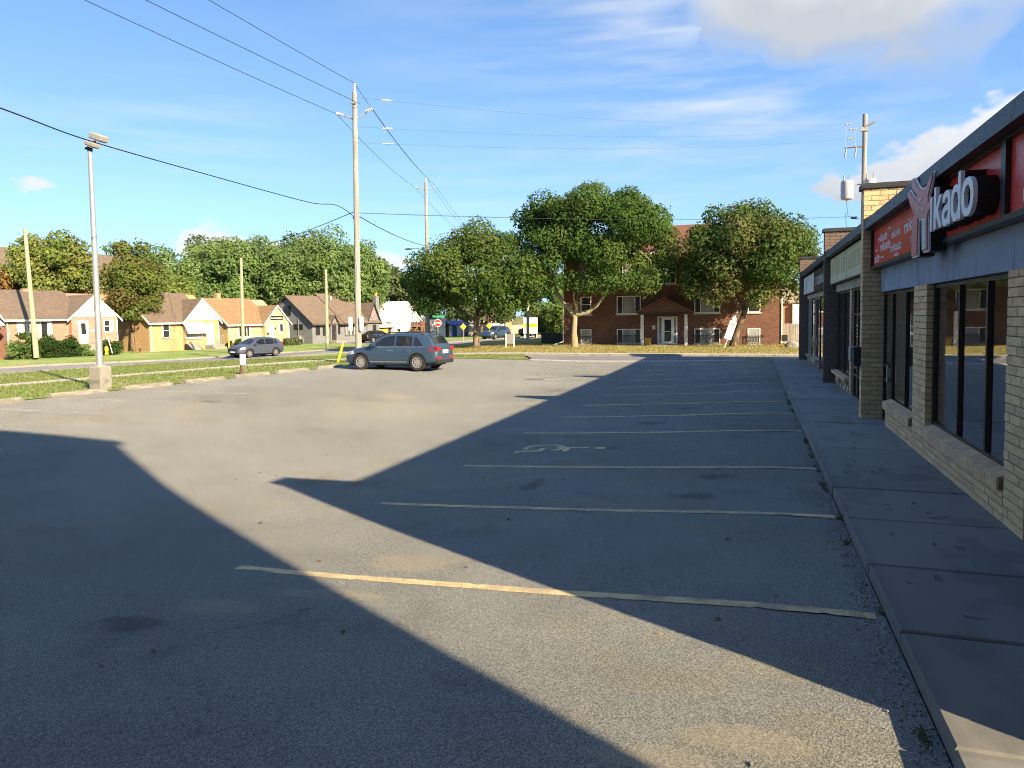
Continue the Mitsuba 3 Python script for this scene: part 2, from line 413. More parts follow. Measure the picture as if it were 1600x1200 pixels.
solo('terrain', (V, np.stack([q, q + L_, q + L_ + 1, q + 1], 1)), 'soil', 'ground running out to the horizon under streets and houses', 'ground', kind='structure', smooth=True)
LOT = Polygon([(1.0, -16), (1.0, 38.3), (-19.0, 38.3), (edge(33.2), 33.2), (edge(-16), -16)])
lot = solo('parking_lot', sheet(LOT, 0), 'asphalt', 'worn grey asphalt parking lot with faded stall lines', 'parking lot', kind='structure', smooth=True)
MAIN = Polygon([road_pt(-40, -43), road_pt(200, -43), road_pt(200, -50), road_pt(-40, -50)])
solo('main_road', sheet(MAIN, -.05, 2.), 'road_surface', 'grey two lane road running past the small houses', 'road', kind='structure', smooth=True)
LANE = Polygon([(60, 39.2), (-1.0, 39.0), (-11.7, 38.95), (-13.1, 42.2), (60, 42.2)])
solo('side_street', sheet(LANE, -.03), 'road_surface', 'narrow asphalt street crossing between the lot and the dry lawn', 'road', kind='structure', smooth=True)
solo('street_kerb', slab_strip([(60, 42.22), (-19, 42.22), (-20.2, 42.6), (-20, 43.3), (60, 43.3)], .10, .15), 'concrete', 'pale concrete kerb and footpath along the dry lawn', 'kerb', kind='structure')
solo('lot_apron', slab_strip([(1.0, 38.32), (-11.7, 38.32), (-12.0, 38.88), (1.0, 38.98)], .012, .05), 'concrete', 'thin concrete apron at the far edge of the parking lot', 'apron', kind='structure')
VERGE = Polygon([(edge(-16) - .02, -16), (edge(33.2) - .02, 33.2), (-19.05, 38.32), (-12.1, 38.32), (-12.3, 38.95), (-13.2, 42.2), (-19, 42.2), (-20.25, 42.55), (-22, 44.6), road_pt(52.8, -42.75), road_pt(-40, -42.75)])
PATH = Polygon([(-33.2, 0), (-29.6, 14), (-27.6, 20), (-25.0, 29), (-22.4, 35), (-21.6, 38.9), (-22.7, 39), (-23.5, 35.4), (-26.1, 29.4), (-28.7, 20.4), (-30.8, 14), (-34.4, 0)])
solo('verge', sheet(VERGE, .02), 'turf', 'green grass verge between the wheel stops and the main road', 'lawn', kind='structure', smooth=True)
solo('footpath', slab_strip(list(PATH.exterior.coords), .06, .1), 'concrete', 'narrow concrete footpath crossing the green verge', 'path', kind='structure')
solo('near_kerb', slab_strip([road_pt(-40, -42.72), road_pt(78, -42.72), road_pt(78, -42.98), road_pt(-40, -42.98)], .05, .16), 'concrete', 'concrete kerb on the near side of the main road', 'kerb', kind='structure')
solo('far_kerb', slab_strip([road_pt(-40, -50.02), road_pt(200, -50.02), road_pt(200, -50.32), road_pt(-40, -50.32)], .05, .16), 'concrete', 'concrete kerb on the far side of the main road', 'kerb', kind='structure')
FARV = Polygon([road_pt(-40, -50.34), road_pt(125, -50.34), road_pt(125, -95), road_pt(-40, -95)])
solo('front_lawns', sheet(FARV, .02, 2.), 'turf', 'grass lawns in front of the small houses', 'lawn', kind='structure', smooth=True)
solo('driveway', sheet(Polygon([road_pt(58.5, -50.4), road_pt(72, -50.4), road_pt(72, -66.9), road_pt(61.5, -66.9)]), .035, 2.), 'road_surface', 'paved forecourt in front of the grey shop', 'driveway', kind='structure', smooth=True)
DRYL = Polygon([(-19.95, 43.32), (60, 43.32), (60, 70), (-16.5, 70), (-19, 80), road_pt(78, -42.75), road_pt(52.85, -42.75), (-21.95, 44.65)])
solo('dry_lawn', sheet(DRYL, .04), 'dry_turf', 'dry yellowed lawn in front of the brick apartment building', 'lawn', kind='structure', smooth=True)
solo('grass_corner', sheet(Polygon([(-.9, 39.02), (2.3, 39.02), (2.3, 41.0), (.6, 41.05)]), .03, .5), 'turf', 'small grass patch beside the end of the shopping plaza', 'lawn', kind='structure', smooth=True)


def blades(poly, n, seed, h, cols, off):
    r = np.random.default_rng(seed); x0, y0, x1, y1 = poly.bounds
    from shapely import contains_xy
    p = r.uniform((x0, y0), (x1, y1), (n * 4, 2)); p = p[contains_xy(poly, p[:, 0], p[:, 1])][:n]; n = len(p)
    z = zt(p[:, 0], p[:, 1]) + off; th = r.uniform(0, 6.28, n); w = r.uniform(.012, .03, n); hh = h * r.uniform(.5, 1.3, n)
    d = np.stack([np.cos(th), np.sin(th)], 1) * w[:, None]
    tip = p + r.normal(0, .03, (n, 2))
    v = np.stack([np.column_stack([p - d, z]), np.column_stack([p + d, z]), np.column_stack([tip, z + hh])], 1).reshape(-1, 3)
    c = np.array(cols)[r.integers(0, len(cols), n)] * r.uniform(.75, 1.25, (n, 1))
    return (v, np.arange(3 * n).reshape(-1, 3)), np.repeat(c, 3, 0)


g, c = blades(VERGE.difference(PATH.buffer(.1)).intersection(sbox(-45, 8, -10, 45)), 42000, 5, .09, [(.15, .23, .07), (.19, .27, .085), (.24, .28, .10), (.29, .28, .13)], .02)
solo('verge_grass', g, 'foliage', 'short green grass blades standing on the verge', 'grass', kind='stuff', color=c)
g, c = blades(DRYL.intersection(sbox(-23, 43, 8, 57)), 26000, 6, .08, [(.33, .28, .11), (.38, .32, .15), (.26, .27, .09)], .04)
solo('lawn_grass', g, 'foliage', 'short dry grass blades on the yellowed lawn', 'grass', kind='stuff', color=c)

# ------------------------------------------------------------------ markings on the lot
LINES = [(6.1, -5.15), (8.9, -4.95), (11.58, -4.82), (15.25, -4.8), (17.8, -4.62), (20.3, -4.6), (22.95, -4.6), (25.6, -4.6), (28.25, -4.6), (30.9, -4.6), (33.55, -4.6), (36.2, -4.6)]


def stripe(a, b, w=.1, off=.005):
    a, b = np.array(a), np.array(b); d = (b - a) / np.linalg.norm(b - a); nrm = np.array([-d[1], d[0]]) * w / 2
    n = max(3, int(np.linalg.norm(b - a) / .07)); t = np.linspace(0, 1, n)[:, None]; r = np.random.default_rng(int(abs(a[1] * 97 + a[0] * 13)))
    e = [(a * (1 - t) + b * t) + s_ * nrm * (1 + r.normal(0, .07, (n, 1)) - .35 * (r.random((n, 1)) < .06)) for s_ in (-1, 1)]
    return sheet(Polygon(np.vstack([e[0], e[1][::-1]])).buffer(0), off, .5)


rs = np.random.default_rng(3)


def crack(p, ang, length, seed, w=.004):
    """a jagged open crack with a few branches, filled with dark dirt"""
    r = np.random.default_rng(seed); pts = [np.array(p, float)]; out = []
    while length > 0:
        st = r.uniform(.06, .16); ang += r.normal(0, .3) * .6; pts.append(pts[-1] + st * np.array([math.cos(ang), math.sin(ang)])); length -= st
        if r.random() < .05 and len(pts) > 4: out += crack(pts[-1], ang + r.choice([-1, 1]) * r.uniform(.5, 1.1), r.uniform(.3, 1.0), seed * 7 + len(pts), w * .7)
    pts = np.array(pts); d = np.gradient(pts, axis=0); d /= np.linalg.norm(d, axis=1, keepdims=True); nn_ = np.column_stack([-d[:, 1], d[:, 0]]) * (w * r.uniform(.25, 1., len(pts)))[:, None]
    g = Polygon(np.vstack([pts - nn_, (pts + nn_)[::-1]])).buffer(.0008); return out + [q for q in getattr(g, 'geoms', [g])]


for k, (p, a_, ln) in enumerate((((-6.5, 7.2), .4, 5.5), ((-3.4, 9.6), .15, 3.4), ((-9.0, 9.0), .5, 6.0), ((-12.5, 15.), .2, 8.0), ((-4.2, 12.0), 1.2, 5.0), ((-14., 22.), .05, 9.0), ((-4.6, 4.1), .5, 1.6))):
    part(lot, 'crack', cat([sheet(q, .0025, .5) for q in crack(p, a_, ln, 600 + k) if not q.is_empty]), 'crack_dirt')
for k, (y, xl) in enumerate(LINES):
    part(lot, 'stall_line', stripe((xl, y + rs.normal(0, .03)), (.96 if k else .93, y + rs.normal(0, .03)), .12), 'line_paint')
for k in range(8):
    y = 14.1 + 2.48 * k
    part(lot, 'stall_line', stripe((edge(y) + .5, y), (edge(y) + 5.4, y - .1), .09), 'faded_paint')
part(lot, 'stall_line', stripe((-4.6, 36.6), (-3.3, 38.0), .09), 'faded_paint')
ang = np.radians(np.arange(35, 300, 12))
isa = [Polygon([(.0 + .62 * math.cos(t), .62 * math.sin(t)) for t in ang] + [(.47 * math.cos(t), .47 * math.sin(t)) for t in ang[::-1]]),
       sbox(-.16, .35, .02, 1.28), Point(.02, 1.62).buffer(.17), sbox(-.02, .62, .62, .78), Polygon([(.02, .05), (.55, .05), (.78, -.62), (.62, -.68), (.42, -.1), (.02, -.1)]), sbox(.62, -.7, .95, -.56)]
isa = affinity.scale(union_all([p.buffer(0) for p in isa[:1] + isa[1:]]).simplify(.01), .6, .68, origin=(0, 0))
isa = affinity.translate(affinity.rotate(isa, -90, origin=(0, 0)), -3.8, 13.35)
part(lot, 'wheelchair_symbol', cat([sheet(q, .005, .5) for q in getattr(isa, 'geoms', [isa])]), 'line_paint')

rg = np.random.default_rng(77); gm = []
for k in range(1100):
    y = rg.uniform(2.2, 24) if k % 3 else rg.uniform(2.2, 10); x = 1.0 - abs(rg.normal(0, .09)) - .005 - (rg.uniform(0, .12) if k % 9 == 0 else 0); sz = rg.uniform(.004, .012) * (1.5 if rg.random() < .05 else 1)
    b = trimesh.creation.icosahedron(); b.vertices *= sz * rg.uniform(.6, 1.2, 3); b.apply_translation((x, y, float(zt(x, y)) + sz * .4)); gm.append(b)
solo('kerb_gravel', cat(gm), 'concrete', 'loose gravel and grit gathered along the foot of the plaza footpath', 'gravel', kind='stuff')
wv, wc = [], []
for k in range(26):
    y = rg.uniform(3, 22); x = .985 - abs(rg.normal(0, .03)); n = rg.integers(14, 40); th = rg.uniform(0, 6.28, n); ln = rg.uniform(.02, .085, n) * rg.uniform(.6, 1.2)
    p = np.column_stack([x + rg.normal(0, .015, n), y + rg.normal(0, .05, n), np.full(n, float(zt(x, y)))]); tip = p + np.column_stack([np.cos(th) * ln - .01, np.sin(th) * ln, ln * rg.uniform(.4, 1.1, n)]); sd = np.column_stack([-np.sin(th), np.cos(th), 0 * th]) * .006
    wv.append(np.stack([p - sd, p + sd, tip], 1).reshape(-1, 3)); wc.append(np.repeat(np.array([(.07, .11, .03), (.12, .13, .05), (.16, .14, .07)])[rg.integers(0, 3, n)], 3, 0))
wv = np.vstack(wv); solo('kerb_weeds', (wv, np.arange(len(wv)).reshape(-1, 3)), 'foliage', 'small weeds growing in the crack along the plaza footpath', 'weeds', kind='stuff', color=np.vstack(wc))
lv_, lc_ = [], []
for k in range(70):
    x, y = rg.uniform(-9, 2.4), rg.uniform(3, 22); s_ = rg.uniform(.015, .04); a = rg.uniform(0, 6.28); z = float(zt(min(x, .9), y)) + (.137 if x > 1.02 else .008)
    if .9 < x < 1.06: continue
    d = np.array([math.cos(a), math.sin(a), 0]) * s_; e = np.array([-math.sin(a), math.cos(a), 0]) * s_ * .6; o = np.array([x, y, z]); lv_.append([o - d, o + e + (0, 0, .008), o + d, o - e + (0, 0, .006)]); lc_.append(np.repeat([rg.uniform(.7, 1.2) * np.array([(.2, .13, .06), (.25, .2, .08), (.3, .29, .26)][k % 3])], 4, 0))
k_ = np.arange(len(lv_))[:, None] * 4
solo('fallen_leaves', (np.vstack(lv_), np.vstack([k_ + [[0, 1, 2]], k_ + [[0, 2, 3]]])), 'foliage', 'scattered small fallen leaves and scraps on the lot and footpath', 'leaves', kind='stuff', color=np.vstack(lc_))

# ------------------------------------------------------------------ plaza footpath with its slabs
walk = thing('plaza_walk', 'raised grey concrete footpath of slabs along the shopping plaza', 'path', kind='structure')
part(walk, 'base', box(1.03, 2.6, -16, 38.6, -.3, .085), 'concrete')
ys = [-16 + 1.45 * k for k in range(9)]; ys = [y for y in ys if y < -3] + [-2.0, -.6, .8, 2.5, 4.07, 5.49, 6.9, 8.42]
while ys[-1] < 38: ys.append(ys[-1] + 1.45)
ys[-1] = 38.6
for a, b in zip(ys[:-1], ys[1:]):
    sl = rbox(1.0 + rs.normal(0, .004), 2.62, a + .008, b - .008, .0, .13, .014); sl.vertices[:, 2] += np.where(sl.vertices[:, 2] > .06, rs.normal(0, .002) + (sl.vertices[:, 1] - a) * rs.normal(0, .002), 0)
    part(walk, 'slab', sl, 'walk_concrete')

# ------------------------------------------------------------------ the shopping plaza
plaza = thing('shopping_plaza', 'single storey yellow brick shopping plaza with dark roof edge along the footpath', 'building')
WX = 2.55
part(plaza, 'back_wall', cat([box(17.7, 18, 4.2, 37.2, 0, 4.2), box(2.95, 17.7, 3.75, 4.05, 0, 4.2), box(2.95, 17.7, 36.9, 37.2, 0, 4.2)]), 'tan_band')
part(plaza, 'roof', box(2.5, 17.95, 3.8, 37.15, 4.2, 4.32), 'metal_fascia')
part(plaza, 'floor', box(2.64, 17.7, 4.5, 36.9, 0, .12), 'interior_floor')
part(plaza, 'ceiling', box(2.64, 17.7, 4.5, 36.9, 2.95, 3.0), 'interior')
part(plaza, 'partition', cat([box(2.7, 17.7, 16.5, 16.7, .12, 2.95), box(2.7, 17.7, 24.7, 24.9, .12, 2.95), box(6.8, 6.9, 4.5, 36.9, .12, 2.95)]), 'interior')
part(plaza, 'lintel', cat([box(WX, 2.75, 4.5, 36.9, 3.2, 4.2)]), 'interior')
BR = []          # (distance, mesh, material, parent) of every brick near enough to be picked apart


def brick_run(kind, a, b, fix, z0, z1, axis, face, cw=.3, ch=.098, mats=('buff_a', 'buff_a', 'buff_b', 'buff_c'), seed=0, th=.09, parent='wall'):
    """bricks of a running bond on a face: axis 'y' faces -X at x=fix, axis 'x' faces -Y at y=fix"""
    r = np.random.default_rng(seed); k = 0; z = z0
    while z < z1 - .02:
        top = min(z + ch, z1); p = a - (cw / 2 if k % 2 else 0)
        while p < b - .01:
            s, e = max(p, a), min(p + cw, b); p += cw
            if e - s < .03: continue
            o = r.uniform(0, .004); j = .006
            bx = (fix - o, fix + th, s + j, e - j, z + j, top - j) if axis == 'y' else (s + j, e - j, fix - o, fix + th, z + j, top - j)
            c = np.array([(bx[0] + bx[1]) / 2, (bx[2] + bx[3]) / 2, (bx[4] + bx[5]) / 2])
            BR.append((np.linalg.norm(c - EYE), box(*bx), mats[r.integers(len(mats))], parent))
        z = top; k += 1


part(plaza, 'wall', cat([box(2.51, 2.72, 8.0, 8.58, .1, 2.75), box(2.51, 2.72, 12.18, 13.03, .1, 2.75), box(2.51, 2.72, 4.6, 12.2, .1, .50), box(2.51, 2.72, 13.0, 15.5, .1, .50),
                         box(2.66, 2.72, 8.58, 8.61, .55, 2.75)]), 'mortar')
brick_run('pillar', 7.99, 8.60, 2.5, .13, 2.76, 'y', -1, seed=1)
brick_run('pillar', 12.15, 13.05, 2.5, .13, 2.76, 'y', -1, seed=2)
brick_run('sill', 8.60, 12.15, 2.5, .13, .48, 'y', -1, seed=3, ch=.0875)
brick_run('sill', 13.05, 15.5, 2.5, .13, .48, 'y', -1, seed=4, ch=.0875)
brick_run('return', 2.51, 2.66, 8.595 - .09 + .004, .56, 2.76, 'x', 1, seed=5)
for a, b in ((8.6, 12.14), (13.06, 15.5)):                              # soldier course of the window sills
    y = a
    while y < b - .05:
        e = min(y + .1, b)
        BR.append((math.hypot(2.5, y), prism([(2.44, .475), (2.44, .615), (2.62, .668), (2.62, .475)], y + .005, e - .005, 'xz'), ['buff_a', 'buff_b', 'buff_b'][int(y * 57) % 3], 'sill')); y = e
part(plaza, 'sill', cat([box(2.46, 2.6, 8.6, 12.14, .48, .6), box(2.46, 2.6, 13.06, 15.5, .48, .6)]), 'mortar')


def pier(y0, y1, x1, mats, mort, seed, cap='metal_fascia'):
    k = part(plaza, 'pier', cat([box(2.21, 2.71, y0 + .01, y1 - .01, .1, 4.325), box(2.21, x1 - .01, y0 + .01, y1 - .01, 4.325, 4.86)]), mort); nm = k.split('__')[1]
    brick_run('p', y0, y1, 2.2, .13, 4.87, 'y', -1, seed=seed, cw=.22, mats=mats, parent=nm)
    brick_run('p', 2.2, 2.71, y0, .13, 4.34, 'x', -1, seed=seed + 1, mats=mats, parent=nm); brick_run('p', 2.2, x1, y0, 4.34, 4.87, 'x', -1, seed=seed + 2, mats=mats, parent=nm)
    part(plaza, nm + '__cap', rbox(2.15, x1 + .05, y0 - .05, y1 + .05, 4.87, 4.99, .015), cap)


Y = ('buff_a', 'buff_a', 'buff_b', 'buff_c')
pier(16.44, 16.74, 4.6, Y, 'mortar', 11)
pier(24.65, 24.95, 4.6, ('brown_a',), 'brown_mortar', 13)
pier(36.6, 36.95, 4.6, ('brown_a',), 'brown_mortar', 15)
pier(3.7, 4.0, 4.6, Y, 'mortar', 17)
brick_run('u2', 21.3, 25.0, 2.55, .13, .5, 'y', -1, seed=21, mats=('brown_a', 'buff_b')); brick_run('u3', 30.9, 36.6, 2.55, .13, .4, 'y', -1, seed=22, mats=('brown_a', 'buff_b'))
brick_run('u2', 21.0, 21.35, 2.55, .13, 2.96, 'y', -1, seed=23, mats=('buff_b',)); brick_run('u2', 16.75, 19.0, 2.55, .13, .45, 'y', -1, seed=24, mats=('buff_b',))
BR.sort(key=lambda t: t[0])
rest = {}
for d, m, ma, pa in [b for b in BR if b[0] >= 7.5][:300]: part(plaza, pa + '__brick', m, ma)
for d, m, ma, pa in [b for b in BR if b[0] < 7.5] + [b for b in BR if b[0] >= 7.5][300:]: rest.setdefault(ma, []).append(m)
for ma, ms in rest.items(): part(plaza, 'brickwork', cat(ms), ma, kind='stuff', label='remaining bricks of piers and low walls')
# roof edge, soffit, band
for a, b in ((4.02, 7.6), (7.6, 10.12), (10.12, 13.2), (13.2, 16.42), (16.76, 20.7), (20.7, 24.63), (24.97, 28.8), (28.8, 32.7), (32.7, 36.58)):
    part(plaza, 'fascia', prism([(2.2, 4.03), (2.24, 4.25), (2.34, 4.34), (2.6, 4.34), (2.6, 4.1), (2.3, 4.03)], a + .004, b - .004, 'xz'), 'metal_fascia')
part(plaza, 'band', box(2.54, 2.66, 4.78, 16.43, 2.76, 3.22), 'stucco', label='blue grey stucco band above the shop windows')
part(plaza, 'band', box(2.54, 2.66, 16.76, 24.63, 2.98, 3.2), 'tan_band'); part(plaza, 'band', box(2.54, 2.66, 24.97, 36.58, 2.98, 3.16), 'tan_band')


def shopfront(y0, y1, z0, z1, mull, x=2.6, fr=.05, mat_='bronze', name='window', rails=()):
    w = part(plaza, name, cat([box(x, x + .06, y0, y1, z0, z0 + fr), box(x, x + .06, y0, y1, z1 - fr, z1), box(x, x + .06, y0, y0 + fr, z0 + fr, z1 - fr), box(x, x + .06, y1 - fr, y1, z0 + fr, z1 - fr)]
                              + [box(x - .005, x + .065, m - .03, m + .03, z0 + fr, z1 - fr) for m in mull]
                              + [box(x - .012, x + .05, y0 + fr, y1 - fr, r - .03, r + .03) for r in rails]), mat_)
    es = [y0 + fr - .01] + list(mull) + [y1 - fr + .01]
    for a, b in zip(es[:-1], es[1:]):
        part(w, 'pane', (np.array([[x + .03, a, z0], [x + .03, b, z0], [x + .03, b, z1], [x + .03, a, z1]]), np.array([[0, 3, 2], [0, 2, 1]])), 'window_glass')
    return w


shopfront(8.61, 12.14, .66, 2.74, (9.62, 10.8)); shopfront(13.06, 15.5, .62, 2.74, (14.2,)); shopfront(4.9, 7.98, .66, 2.74, (6.,))
dr_ = shopfront(15.52, 16.42, .13, 2.74, (), name='door', rails=(.98, 1.28)); part(dr_, 'handle', cyl((2.56, 15.68, .95), (2.56, 15.68, 1.3), .015), 'steel')
shopfront(21.36, 24.6, .55, 2.96, (23.0,), mat_='dark_trim'); dr_ = shopfront(19.3, 20.9, .13, 2.96, (20.1,), name='door', rails=(.72, 1.1, 2.3)); part(dr_, 'handle', cyl((2.56, 20.25, .9), (2.56, 20.25, 1.25), .015), 'steel')
shopfront(16.76, 19.2, .5, 2.96, (18.,)); shopfront(30.9, 33.2, .45, 2.96, (), mat_='dull_steel'); dr_ = shopfront(33.3, 34.8, .13, 2.96, (), name='door', rails=(1.0, 2.3)); part(dr_, 'handle', cyl((2.56, 33.5, .9), (2.56, 33.5, 1.25), .015), 'steel')
shopfront(34.85, 36.55, .42, 2.96, (35.8,), mat_='dull_steel'); shopfront(25.0, 30.8, .45, 2.96, (27., 29.))
part(plaza, 'sill', rbox(2.42, 2.62, 21.36, 24.63, .47, .56, .01), 'buff_b'); part(plaza, 'sill', rbox(2.44, 2.62, 30.9, 33.25, .38, .45, .01), 'tan_band')
part(plaza, 'sill', rbox(2.44, 2.62, 34.8, 36.58, .36, .42, .01), 'tan_band')
bx = thing('wall_ashtray', 'small black box with grey top fixed to the yellow brick pier', 'box')
part(bx, 'body', rbox(2.06, 2.2, 16.5, 16.7, 1.22, 1.62, .01), 'plastic_black'); part(bx, 'lid', rbox(2.02, 2.2, 16.74, 17.05, 1.3, 1.62, .02), 'dull_steel')

# ------------------------------------------------------------------ plaza signs
SG = frameM((0, 0, 0), (0, -1, 0), (0, 0, 1), (-1, 0, 0))          # lettering plane of the plaza: x runs to -Y, y up, out to -X


def lettering(s, y, z, h, x, depth=.004, bold=True, wide=1.0):
    m = meshkit.text_mesh(s, h, depth, bold); m.vertices[:, 0] *= wide
    m.apply_transform(SG); m.apply_translation((x, y, z)); return m


sign = thing('shop_sign', 'long red shop sign with white mikado lettering and pink figure emblem above grey band', 'sign')
part(sign, 'frame', cat([box(2.34, 2.44, 4.8, 16.42, 3.22, 3.28), box(2.34, 2.44, 4.8, 16.42, 4.0, 4.05), box(2.34, 2.44, 16.36, 16.42, 3.28, 4.0), box(2.34, 2.44, 8.2, 8.34, 3.28, 4.0),
                         box(2.45, 2.54, 4.8, 16.42, 3.225, 4.03)]), 'bronze')
part(sign, 'panel', rbox(2.39, 2.45, 12.4, 16.36, 3.28, 4.0, .005), 'red_acrylic'); part(sign, 'panel', rbox(2.39, 2.45, 8.34, 12.39, 3.28, 4.0, .005), 'red_acrylic'); part(sign, 'panel', rbox(2.39, 2.45, 4.8, 8.2, 3.28, 4.0, .005), 'red_acrylic')
for s, f, gz, h in (('mikado', .13, .60, .14), ('mikado', .48, .53, .12), ('mikado', .18, .32, .16), ('mikado', .47, .17, .14), ('mika', .77, .48, .19), ('mikado', .03, .38, .045), ('ado', .02, .06, .16), ('mikado', .2, .12, .045), ('mi', .9, .2, .12), ('mikado', .38, .82, .045), ('mikado', .55, .03, .06)):
    part(sign, 'lettering', lettering(s, 16.3 - 3.9 * f, 3.3 + .68 * gz, h, 2.389, .004, False, 1.45), 'sign_white')
ring = Point(0, 0).buffer(.16).difference(Point(0, 0).buffer(.13))
part(sign, 'lettering', prism(affinity.translate(ring, 7.68, 3.42), 2.384, 2.389, 'yz'), 'sign_white')
MB = [(11.67, 4.23), (11.49, 4.21), (11.22, 4.05), (10.98, 3.98), (10.72, 3.98), (10.52, 4.05), (10.38, 4.1), (10.5, 3.95), (10.62, 3.85), (10.6, 3.77), (10.5, 3.75), (10.36, 3.78), (10.42, 3.7), (10.6, 3.63), (10.64, 3.59), (10.6, 3.15), (10.87, 3.15), (10.92, 3.6), (11.21, 3.62), (11.23, 3.13), (11.56, 3.13), (11.54, 3.64), (11.4, 3.7), (11.72, 3.9), (11.9, 4.08), (11.78, 4.09), (11.31, 3.87), (11.26, 3.95), (11.58, 4.11)]
MB = Polygon(MB).buffer(0)
part(sign, 'emblem', prism(MB, 2.17, 2.19, 'yz'), 'pink_acrylic', label='pink horned figure emblem forming the first letter')
part(sign, 'emblem_edge', prism(MB.buffer(.022), 2.19, 2.21, 'yz'), 'sign_white'); part(sign, 'emblem_box', prism(MB.buffer(.02), 2.21, 2.39, 'yz'), 'sign_black')
part(sign, 'emblem_leg', prism(Polygon([(10.62, 3.17), (10.85, 3.17), (10.89, 3.58), (10.66, 3.58)]), 2.16, 2.17, 'yz'), 'pale_sign')
for q in ([(11.12, 3.72), (11.16, 3.72), (11.14, 3.83)], [(11.0, 3.74), (11.03, 3.74), (11.02, 3.8)], [(10.86, 3.7), (10.92, 3.7), (10.9, 3.77)], [(10.95, 3.84), (11.05, 3.84), (11.05, 3.88), (10.95, 3.88)]): part(sign, 'emblem_mark', prism(Polygon(q), 2.16, 2.17, 'yz'), 'sign_white')


def word(s, y0, y1, z, h, x0, x1, x2):
    """raised channel letters: white faces on black sides"""
    m = meshkit.text_mesh(s, 1., 1., True); v = m.vertices; w = np.ptp(v[:, 0]); out = []
    for c, (a, b) in enumerate(((x0, x1), (x1, x2))):
        k = m.copy(); k.vertices = np.stack([a + (b - a) * (1 - v[:, 2]), y0 - (v[:, 0] - v[:, 0].min()) / w * (y0 - y1), z + v[:, 1] * h], 1); k.fix_normals(); out.append(k)
    return out


for s, y0, y1 in (('ı', 10.36, 10.27), ('k', 10.17, 9.8), ('a', 9.77, 9.4), ('d', 9.37, 8.98), ('o', 8.95, 8.5)):
    f_, b_ = word(s, y0, y1, 3.37, .49 if s != 'ı' else .53, 2.15, 2.19, 2.39)
    k = part(sign, 'letter', f_, 'sign_white'); part(k, 'return', b_, 'sign_black')


def strokes(y0, y1, z0, z1, n, seed, x):
    """letter-like strokes of lettering too faded to read"""
    r = np.random.default_rng(seed); out = []; w = (y0 - y1) / n
    for k in range(n):
        a = y0 - w * (k + .1); b = a - w * .62; t = w * .16
        out.append(box(x - .004, x, a - t, a, z0, z1))
        if r.random() < .6: out.append(box(x - .004, x, b, b + t, z0, z1))
        for zz in (z0, (z0 + z1) / 2 - .02, z1 - .04):
            if r.random() < .5: out.append(box(x - .0045, x - .0002, b + t, a - t, zz, zz + .04))
    return cat(out)


s2 = thing('shop_sign', 'faded olive shop sign with worn gold letters between the yellow and brown piers', 'sign')
part(s2, 'frame', box(2.40, 2.54, 16.8, 24.6, 3.2, 4.02), 'dark_trim')
for a, b, n, sd in ((16.85, 20.6, 8, 1), (20.68, 24.55, 7, 2)):
    pn = part(s2, 'panel', rbox(2.37, 2.40, a, b, 3.23, 4.0, .004), 'olive_sign'); part(pn, 'lettering', strokes(b - .25, a + .2, 3.45, 3.84, n, sd, 2.37), 'gold_letter')
s3 = thing('shop_sign', 'pale grey shop sign with dark end panel on the farthest shop', 'sign')
part(s3, 'frame', box(2.40, 2.54, 25.0, 36.55, 3.16, 4.0), 'dark_trim'); part(s3, 'panel', rbox(2.37, 2.40, 30.8, 36.4, 3.2, 3.95, .004), 'pale_sign'); part(s3, 'panel', rbox(2.36, 2.40, 25.1, 30.7, 3.2, 3.95, .004), 'sign_black')
part(s3, 'lettering', strokes(35.6, 34.2, 3.35, 3.75, 3, 7, 2.37), 'dull_steel'); part(s3, 'lettering', strokes(30.2, 26.5, 3.4, 3.7, 6, 9, 2.36), 'pale_sign')

# ------------------------------------------------------------------ the building behind the viewer, whose shade covers the near lot
bb = thing('corner_building', 'tall yellow brick building closing the near end of the parking lot', 'building')
part(bb, 'wall', box(-40, 7.0, -14, -1.0, -.4, 10.4), 'yellow_brick'); part(bb, 'parapet', box(-40.1, 7.1, -14.1, -.9, 10.4, 10.6), 'metal_fascia')
for i in range(9):
    for z in (1.0, 4.4, 7.8):
        w = part(bb, 'window', box(-36 + 4.6 * i, -34.2 + 4.6 * i, -1.0, -.96, z, z + 1.6), 'white_paint'); part(w, 'pane', box(-35.92 + 4.6 * i, -34.28 + 4.6 * i, -.98, -.94, z + .08, z + 1.52), 'dark_glass')
#@@PART2
# ------------------------------------------------------------------ building kit: local frame (a to the right, b away from the street, z up)
HM = frameM(-67 * NN, U, -NN)                 # the row of small houses: front walls on b = 0
AM = frameM((0, 57, 0), (1, 0, 0), (0, 1, 0))  # the apartment building: front wall on b = 0


def gable_box(a0, a1, b0, b1, zg, ze, zr, axis):
    """solid walls under a gable roof; axis = direction of the ridge"""
    if axis == 'a':
        bm = (b0 + b1) / 2; return prism([(b0, zg), (b1, zg), (b1, ze), (bm, zr), (b0, ze)], a0, a1, 'yz')
    am = (a0 + a1) / 2; return prism([(a0, zg), (a1, zg), (a1, ze), (am, zr), (a0, ze)], b0, b1, 'xz')


def gable_roof(a0, a1, b0, b1, ze, zr, axis, ov=.35, end=.2, t=.14):
    lo, hi = (b0, b1) if axis == 'a' else (a0, a1)
    m = (lo + hi) / 2; s = (zr - ze) / (m - lo); d = ov * s
    poly = [(lo - ov, ze - d + .01), (m, zr + .01), (hi + ov, ze - d + .01), (hi + ov, ze - d + t), (m, zr + t), (lo - ov, ze - d + t)]
    return prism(poly, a0 - end, a1 + end, 'yz') if axis == 'a' else prism(poly, b0 - end, b1, 'xz')


